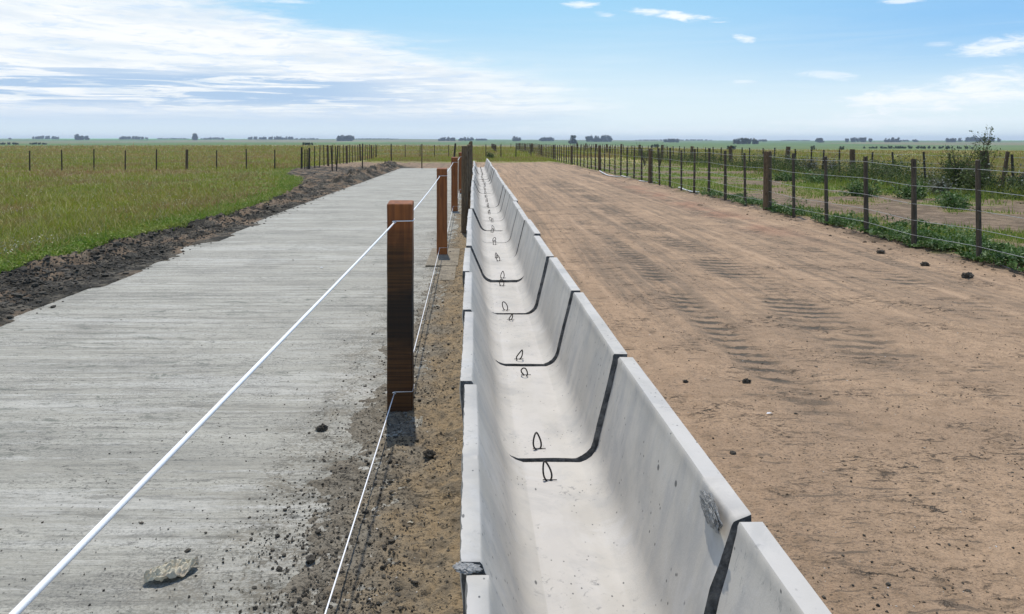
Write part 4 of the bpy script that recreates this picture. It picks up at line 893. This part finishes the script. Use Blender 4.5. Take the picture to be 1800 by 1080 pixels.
def shrub(x, y, wd, ht, nst, nleaf, mat, name, label, cat, group=None, leaf=.03, lowfrac=1.0, seed=0, sparse=False):
    rg = random.Random(seed); z0 = zat(x, y); root = empty(name, (x, y, z0-.03), 0, label, cat, group)
    mb = MB(); tips = []
    for i in range(nst):
        a = rg.uniform(0, 6.28); rr0 = rg.uniform(0, .25)*wd; ex = math.cos(a)*rg.uniform(.15, 1)*wd*.5; ey = math.sin(a)*rg.uniform(.15, 1)*wd*.5; h = ht*rg.uniform(.5, 1.0)
        p = [Vector((ex*t**1.3+rg.uniform(-.03, .03)*t, ey*t**1.3+rg.uniform(-.03, .03)*t, h*t)) for t in (0, .25, .5, .75, 1)]
        mb.tube(p, [.013, .011, .009, .006, .003], 5)
        tips += [(p[2], h), (p[3], h), (p[4], h)]
        for j in range(4):
            b0 = p[rg.randint(1, 3)]; d = Vector((rg.uniform(-1, 1), rg.uniform(-1, 1), rg.uniform(.3, 1.2))).normalized()*ht*rg.uniform(.12, .28); b1 = b0+d
            mb.tube([b0, b0+d*.5+Vector((0, 0, .01)), b1], [.006, .004, .002], 4); tips.append((b1, h)); tips.append((b0+d*.6, h))
    mb.build('stems', M['twig'], root)
    P_ = np.array([tips[i] [0] for i in rng.integers(0, len(tips), nleaf)])
    if not sparse:
        P_[:, 2] *= rng.uniform(.15, 1.0, nleaf)**lowfrac
    P_ += rng.normal(0, .035 if sparse else .075, (nleaf, 3)); P_[:, 2] = np.maximum(P_[:, 2], .02)
    V_, F_ = leaves(P_[:, 0], P_[:, 1], P_[:, 2], rng.uniform(.5, 1.3, nleaf)*leaf); leaf_obj('foliage', V_, F_, mat, root); return root
def px_shrub(px, yb, ytop, wpx, *a, **k):
    x, y = pix(px, yb); ht = (yb-ytop)/1350*y; return shrub(x, y, wpx/1350*y, ht, *a, **k)
px_shrub(1723, 338, 222, 50, 12, 900, M['bush'], 'tall_shrub', 'tall spindly shrub with thin stalks rising above the horizon at right', 'shrub', leaf=.03, seed=1, sparse=True)
px_shrub(1688, 338, 246, 100, 26, 6500, M['bush'], 'thorn_shrub', 'dark twiggy shrub just left of the tallest spindly one', 'shrub', leaf=.032, seed=2)
px_shrub(1735, 344, 285, 110, 18, 5000, M['bush'], 'low_shrub', 'dense low shrub at the foot of the leaning old posts', 'shrub', leaf=.035, seed=3)
for (px, yb, yt, ln, lab) in [(1760, 341, 268, .16, 'old post leaning right, beyond the spindly shrub'), (1786, 343, 283, .42, 'old post leaning hard right at the picture edge')]:
    x_, y_ = pix(px, yb); v, f = rough_post(.06, (yb-yt)/1350*y_, 150+px, (ln, 0), 8, 6); o = link('leaning_post', mesh_np('leaning_post', v, f, M['old'])); o.location = (x_, y_, zat(x_, y_)); tag(o, lab, 'post')
grp = 'grey-leaved weeds between the two right fences'
for i, (px, yb, yt, wp, lab) in enumerate([(1650, 345, 300, 60, 'pale grey-leaved bush, rightmost clump left of the thorn shrub'), (1424, 306, 268, 40, 'pale grey-leaved bush near the thick post of the rear fence'), (1462, 308, 272, 34, 'pale grey-leaved bush right of the rear thick post'),
                                           (1560, 322, 285, 50, 'dark leafy bush in the middle of the rear fence'), (1788, 345, 300, 50, 'grey-leaved bush at the right picture edge'), (1395, 302, 270, 30, 'small grey-leaved bush left of the rear thick post')]):
    px_shrub(px, yb, yt, wp, 12, 1300, M['thistle'], 'grey_bush', lab, 'bush', grp, leaf=.040, seed=20+i)
for i, (px, yb, yt, wp, lab) in enumerate([(1512, 345, 312, 90, 'low green grassy clump in the lane, left of two'), (1680, 366, 330, 110, 'low dark green clump in the lane under the shrubs'), (1600, 350, 316, 90, 'low green clump in the lane, middle one'), (1440, 322, 300, 70, 'low green clump by the rear fence, far left one'), (1380, 318, 300, 50, 'small green clump beside the front strainer post')]):
    px_shrub(px, yb, yt, wp, 10, 2600, M['weed'], 'green_clump', lab, 'bush', 'green clumps between the right fences', leaf=.036, seed=40+i)
px_shrub(1133, 292, 250, 36, 12, 260, M['bush'], 'bare_shrub', 'bare twiggy shrub behind the fence, left of its twin', 'shrub', 'bare shrubs by the fence', leaf=.03, seed=60, sparse=True)
px_shrub(1160, 292, 248, 30, 11, 240, M['bush'], 'bare_shrub', 'bare twiggy shrub behind the fence, right of its twin', 'shrub', 'bare shrubs by the fence', leaf=.03, seed=61, sparse=True)
px_shrub(861, 280, 265, 16, 8, 700, M['bush'], 'dark_shrub', 'small dark shrub just beyond the far end of the trough', 'shrub', leaf=.06, seed=62)

# ------------------------------------------------------------------ distant trees
def grove(px0, px1, ytop, ybase, D, name='tree_grove', label='', cat='trees', ragged=.25, single=False, dens=1.0, gap=0.0, seed=0):
    cx = ((px0+px1)/2-835)/1350*D; W = (px1-px0)/1350*D; a = math.atan2(cx, D); z0 = zat(cx, D); H = (ybase-ytop)/1350*D
    # base may stand a little lower than the asked line; keep the asked top
    top = CAM_Z+(248-ytop)/1350*D; H = max(top-z0, 2.0)
    dp = W*(.8 if single else .35); root = empty(name, (cx, D, z0), 0, label, cat)
    ntree = 1 if single else max(3, int(W/ (H*.38)))
    rg = random.Random(seed+int(px0)); Vs, Fs = [], []; nv = 0; mbt = MB()
    for i in range(ntree):
        tx = 0 if single else (-W/2+W*(i+.5)/ntree+rg.uniform(-.2, .2)*W/ntree); ty = rg.uniform(-.5, .5)*dp*(0 if single else 1)
        th = H*(1-ragged*rg.random())*(1-.22*abs(2*(i+.5)/ntree-1)**4)*rg.uniform(.90, 1.04) if not single else H; rw = (W*.5 if single else W/ntree*.80)
        if gap and rg.random() < gap: continue
        mbt.tube([(tx, ty, -1), (tx+rg.uniform(-.3, .3), ty, th*.35), (tx, ty, th*.75)], [th*.035, th*.028, th*.012], 6)
        pass
        nb = 14 if not single else 16
        for j in range(nb):
            bx = tx+rg.uniform(-.55, .55)*rw; by = ty+rg.uniform(-.5, .5)*rw; bz = th*rg.uniform(.10, .80); br = rw*rg.uniform(.45, .85)*(1-.45*(bz/th)**2)
            n = int(110*dens); d = rng.normal(size=(n, 3)); d /= np.linalg.norm(d, axis=1)[:, None]; d *= (rng.uniform(.2, 1, n)**.45)[:, None]
            c = d*np.array([br, br, th*.20])+np.array([bx, by, bz]); c[:, 2] = np.clip(c[:, 2], th*.03, th*1.12)
            V_, F_ = leaves(c[:, 0], c[:, 1], c[:, 2], np.full(n, br*.22)); Vs.append(V_); Fs.append(F_+nv); nv += len(V_)
    if Vs: leaf_obj('crown', np.concatenate(Vs), np.concatenate(Fs), M['tree'], root)
    mbt.build('trunk', M['twig'], root); return root
GR = [(57, 103, 239, 244, 3000, 'long flat-topped grove at far left on the skyline', .12), (130, 153, 234, 244, 2400, 'tall uneven clump of trees on the left skyline', .35), (210, 256, 239, 245, 2800, 'domed grove left of the lone tall tree', .3),
      (433, 515, 239.5, 246, 3000, 'longest dark grove on the left skyline', .4), (592, 622, 237, 247, 2200, 'dark blocky grove left of the posts on the skyline', .1), (771, 800, 241, 249, 2300, 'ragged grove just left of the square posts', .3),
      (806, 833, 241, 249, 2400, 'ragged row of trees behind the square posts', .5), (836, 856, 244, 249, 2600, 'low flat grove just right of the square posts', .05), (902, 915, 240, 247, 2300, 'small grove above the end of the road', .15),
      (948, 973, 241, 247, 2300, 'small flat grove over the bright green field', .1), (1028, 1076, 237, 248, 2200, 'wide flat-topped grove right of the big round tree', .1), (1168, 1192, 242, 250, 2000, 'small uneven grove left of the biggest dark one', .3),
      (1120, 1250, 245.5, 249, 3600, 'long low pale grove far behind on the right', .3), (1291, 1332, 242, 256, 1300, 'biggest dark block of trees on the right', .12), (1333, 1349, 245, 250, 2600, 'low pale grove touching the biggest dark block', .2), (1373, 1422, 246.5, 249, 3600, 'low pale grove left of the small lone tree on the right', .3),
      (1487, 1533, 241.5, 249, 2100, 'flat-topped long grove in the right half', .1), (1556, 1580, 241, 249, 2000, 'uneven grove with one rounder tree on its left end', .3), (1580, 1597, 246, 249, 2400, 'thin low row right of the uneven grove', .4),
      (1664, 1682, 241, 249, 2000, 'open airy grove left of the spindly shrub', .4), (1690, 1752, 240, 249, 2200, 'wide ragged grove behind the spindly shrub', .4), (355, 395, 241.5, 245, 3000, 'short broken row of trees right of the lone tall tree', .5),
      (276, 330, 242.5, 245, 3200, 'low broken row of trees left of the lone tall tree', .6), (518, 560, 242.5, 246, 3000, 'low trees trailing right of the longest left grove', .6), (625, 700, 243.5, 247, 3200, 'low broken tree row right of the blocky grove', .6)]
for i, (a, b_, yt, yb, D_, lab, rg_) in enumerate(GR): grove(a, b_, yt-.9, yb, D_, 'tree_grove', lab, 'grove', rg_, seed=i*13)
for (a, b_, yt, yb, D_, lab) in [(338, 347, 234, 245, 2400, 'lone tall thin tree on the left skyline'), (998, 1014, 237, 253, 1300, 'big round dark tree standing alone in the plain'), (1434, 1447, 242, 250, 1900, 'lone umbrella-shaped tree on the right skyline'),
                            (1604, 1613, 245, 249, 2200, 'small dome-shaped lone tree on the right'), (15, 20, 242, 245, 2600, 'tiny lone tree at the far left')]:
    grove(a, b_, yt, yb, D_, 'round_tree', lab, 'tree', 0, True, 1.3, seed=3)
for (a, b_, yt, yb, D_, lab) in [(531, 549, 249.5, 255, 420, 'dark round bush standing in the distant field at left'), (0, 34, 249.5, 253, 800, 'low dark scrub at the left edge of the plain'), (52, 82, 250, 253, 800, 'low dark scrub right of the one at the left edge'),
                            (1145, 1158, 252, 258, 500, 'dark bush in the plain left of the biggest dark block'), (1279, 1292, 257, 261, 300, 'small dark bush below the biggest dark block'), (1475, 1483, 258, 262, 280, 'small dark bush in the right plain'), (1425, 1433, 259, 262, 280, 'tiny dark bush in the right plain')]:
    grove(a, b_, yt, yb, D_, 'field_bush', lab, 'bush', .2, False, .6, seed=5)
grove(1522, 1700, 255.5, 260, 520, 'hedge_row', 'long low dark hedge across the right plain', 'hedge', .5, False, .5, seed=9)

# ------------------------------------------------------------------ haze
mb = MB(); mb.box(-7200, 7200, -7200, 7200, -14, 40)
hm = bpy.data.materials.new('haze'); hm.use_nodes = True; qn = NT(hm.node_tree); qn.n.clear()
pv = qn.new('ShaderNodeVolumePrincipled'); pv.inputs['Color'].default_value = (0.68, 0.80, 0.96, 1); pv.inputs['Density'].default_value = 1.5e-4; pv.inputs['Anisotropy'].default_value = 0.2
om = qn.new('ShaderNodeOutputMaterial'); qn.put(om.inputs['Volume'], pv.outputs[0])
tag(mb.build('haze', hm), kind='stuff')
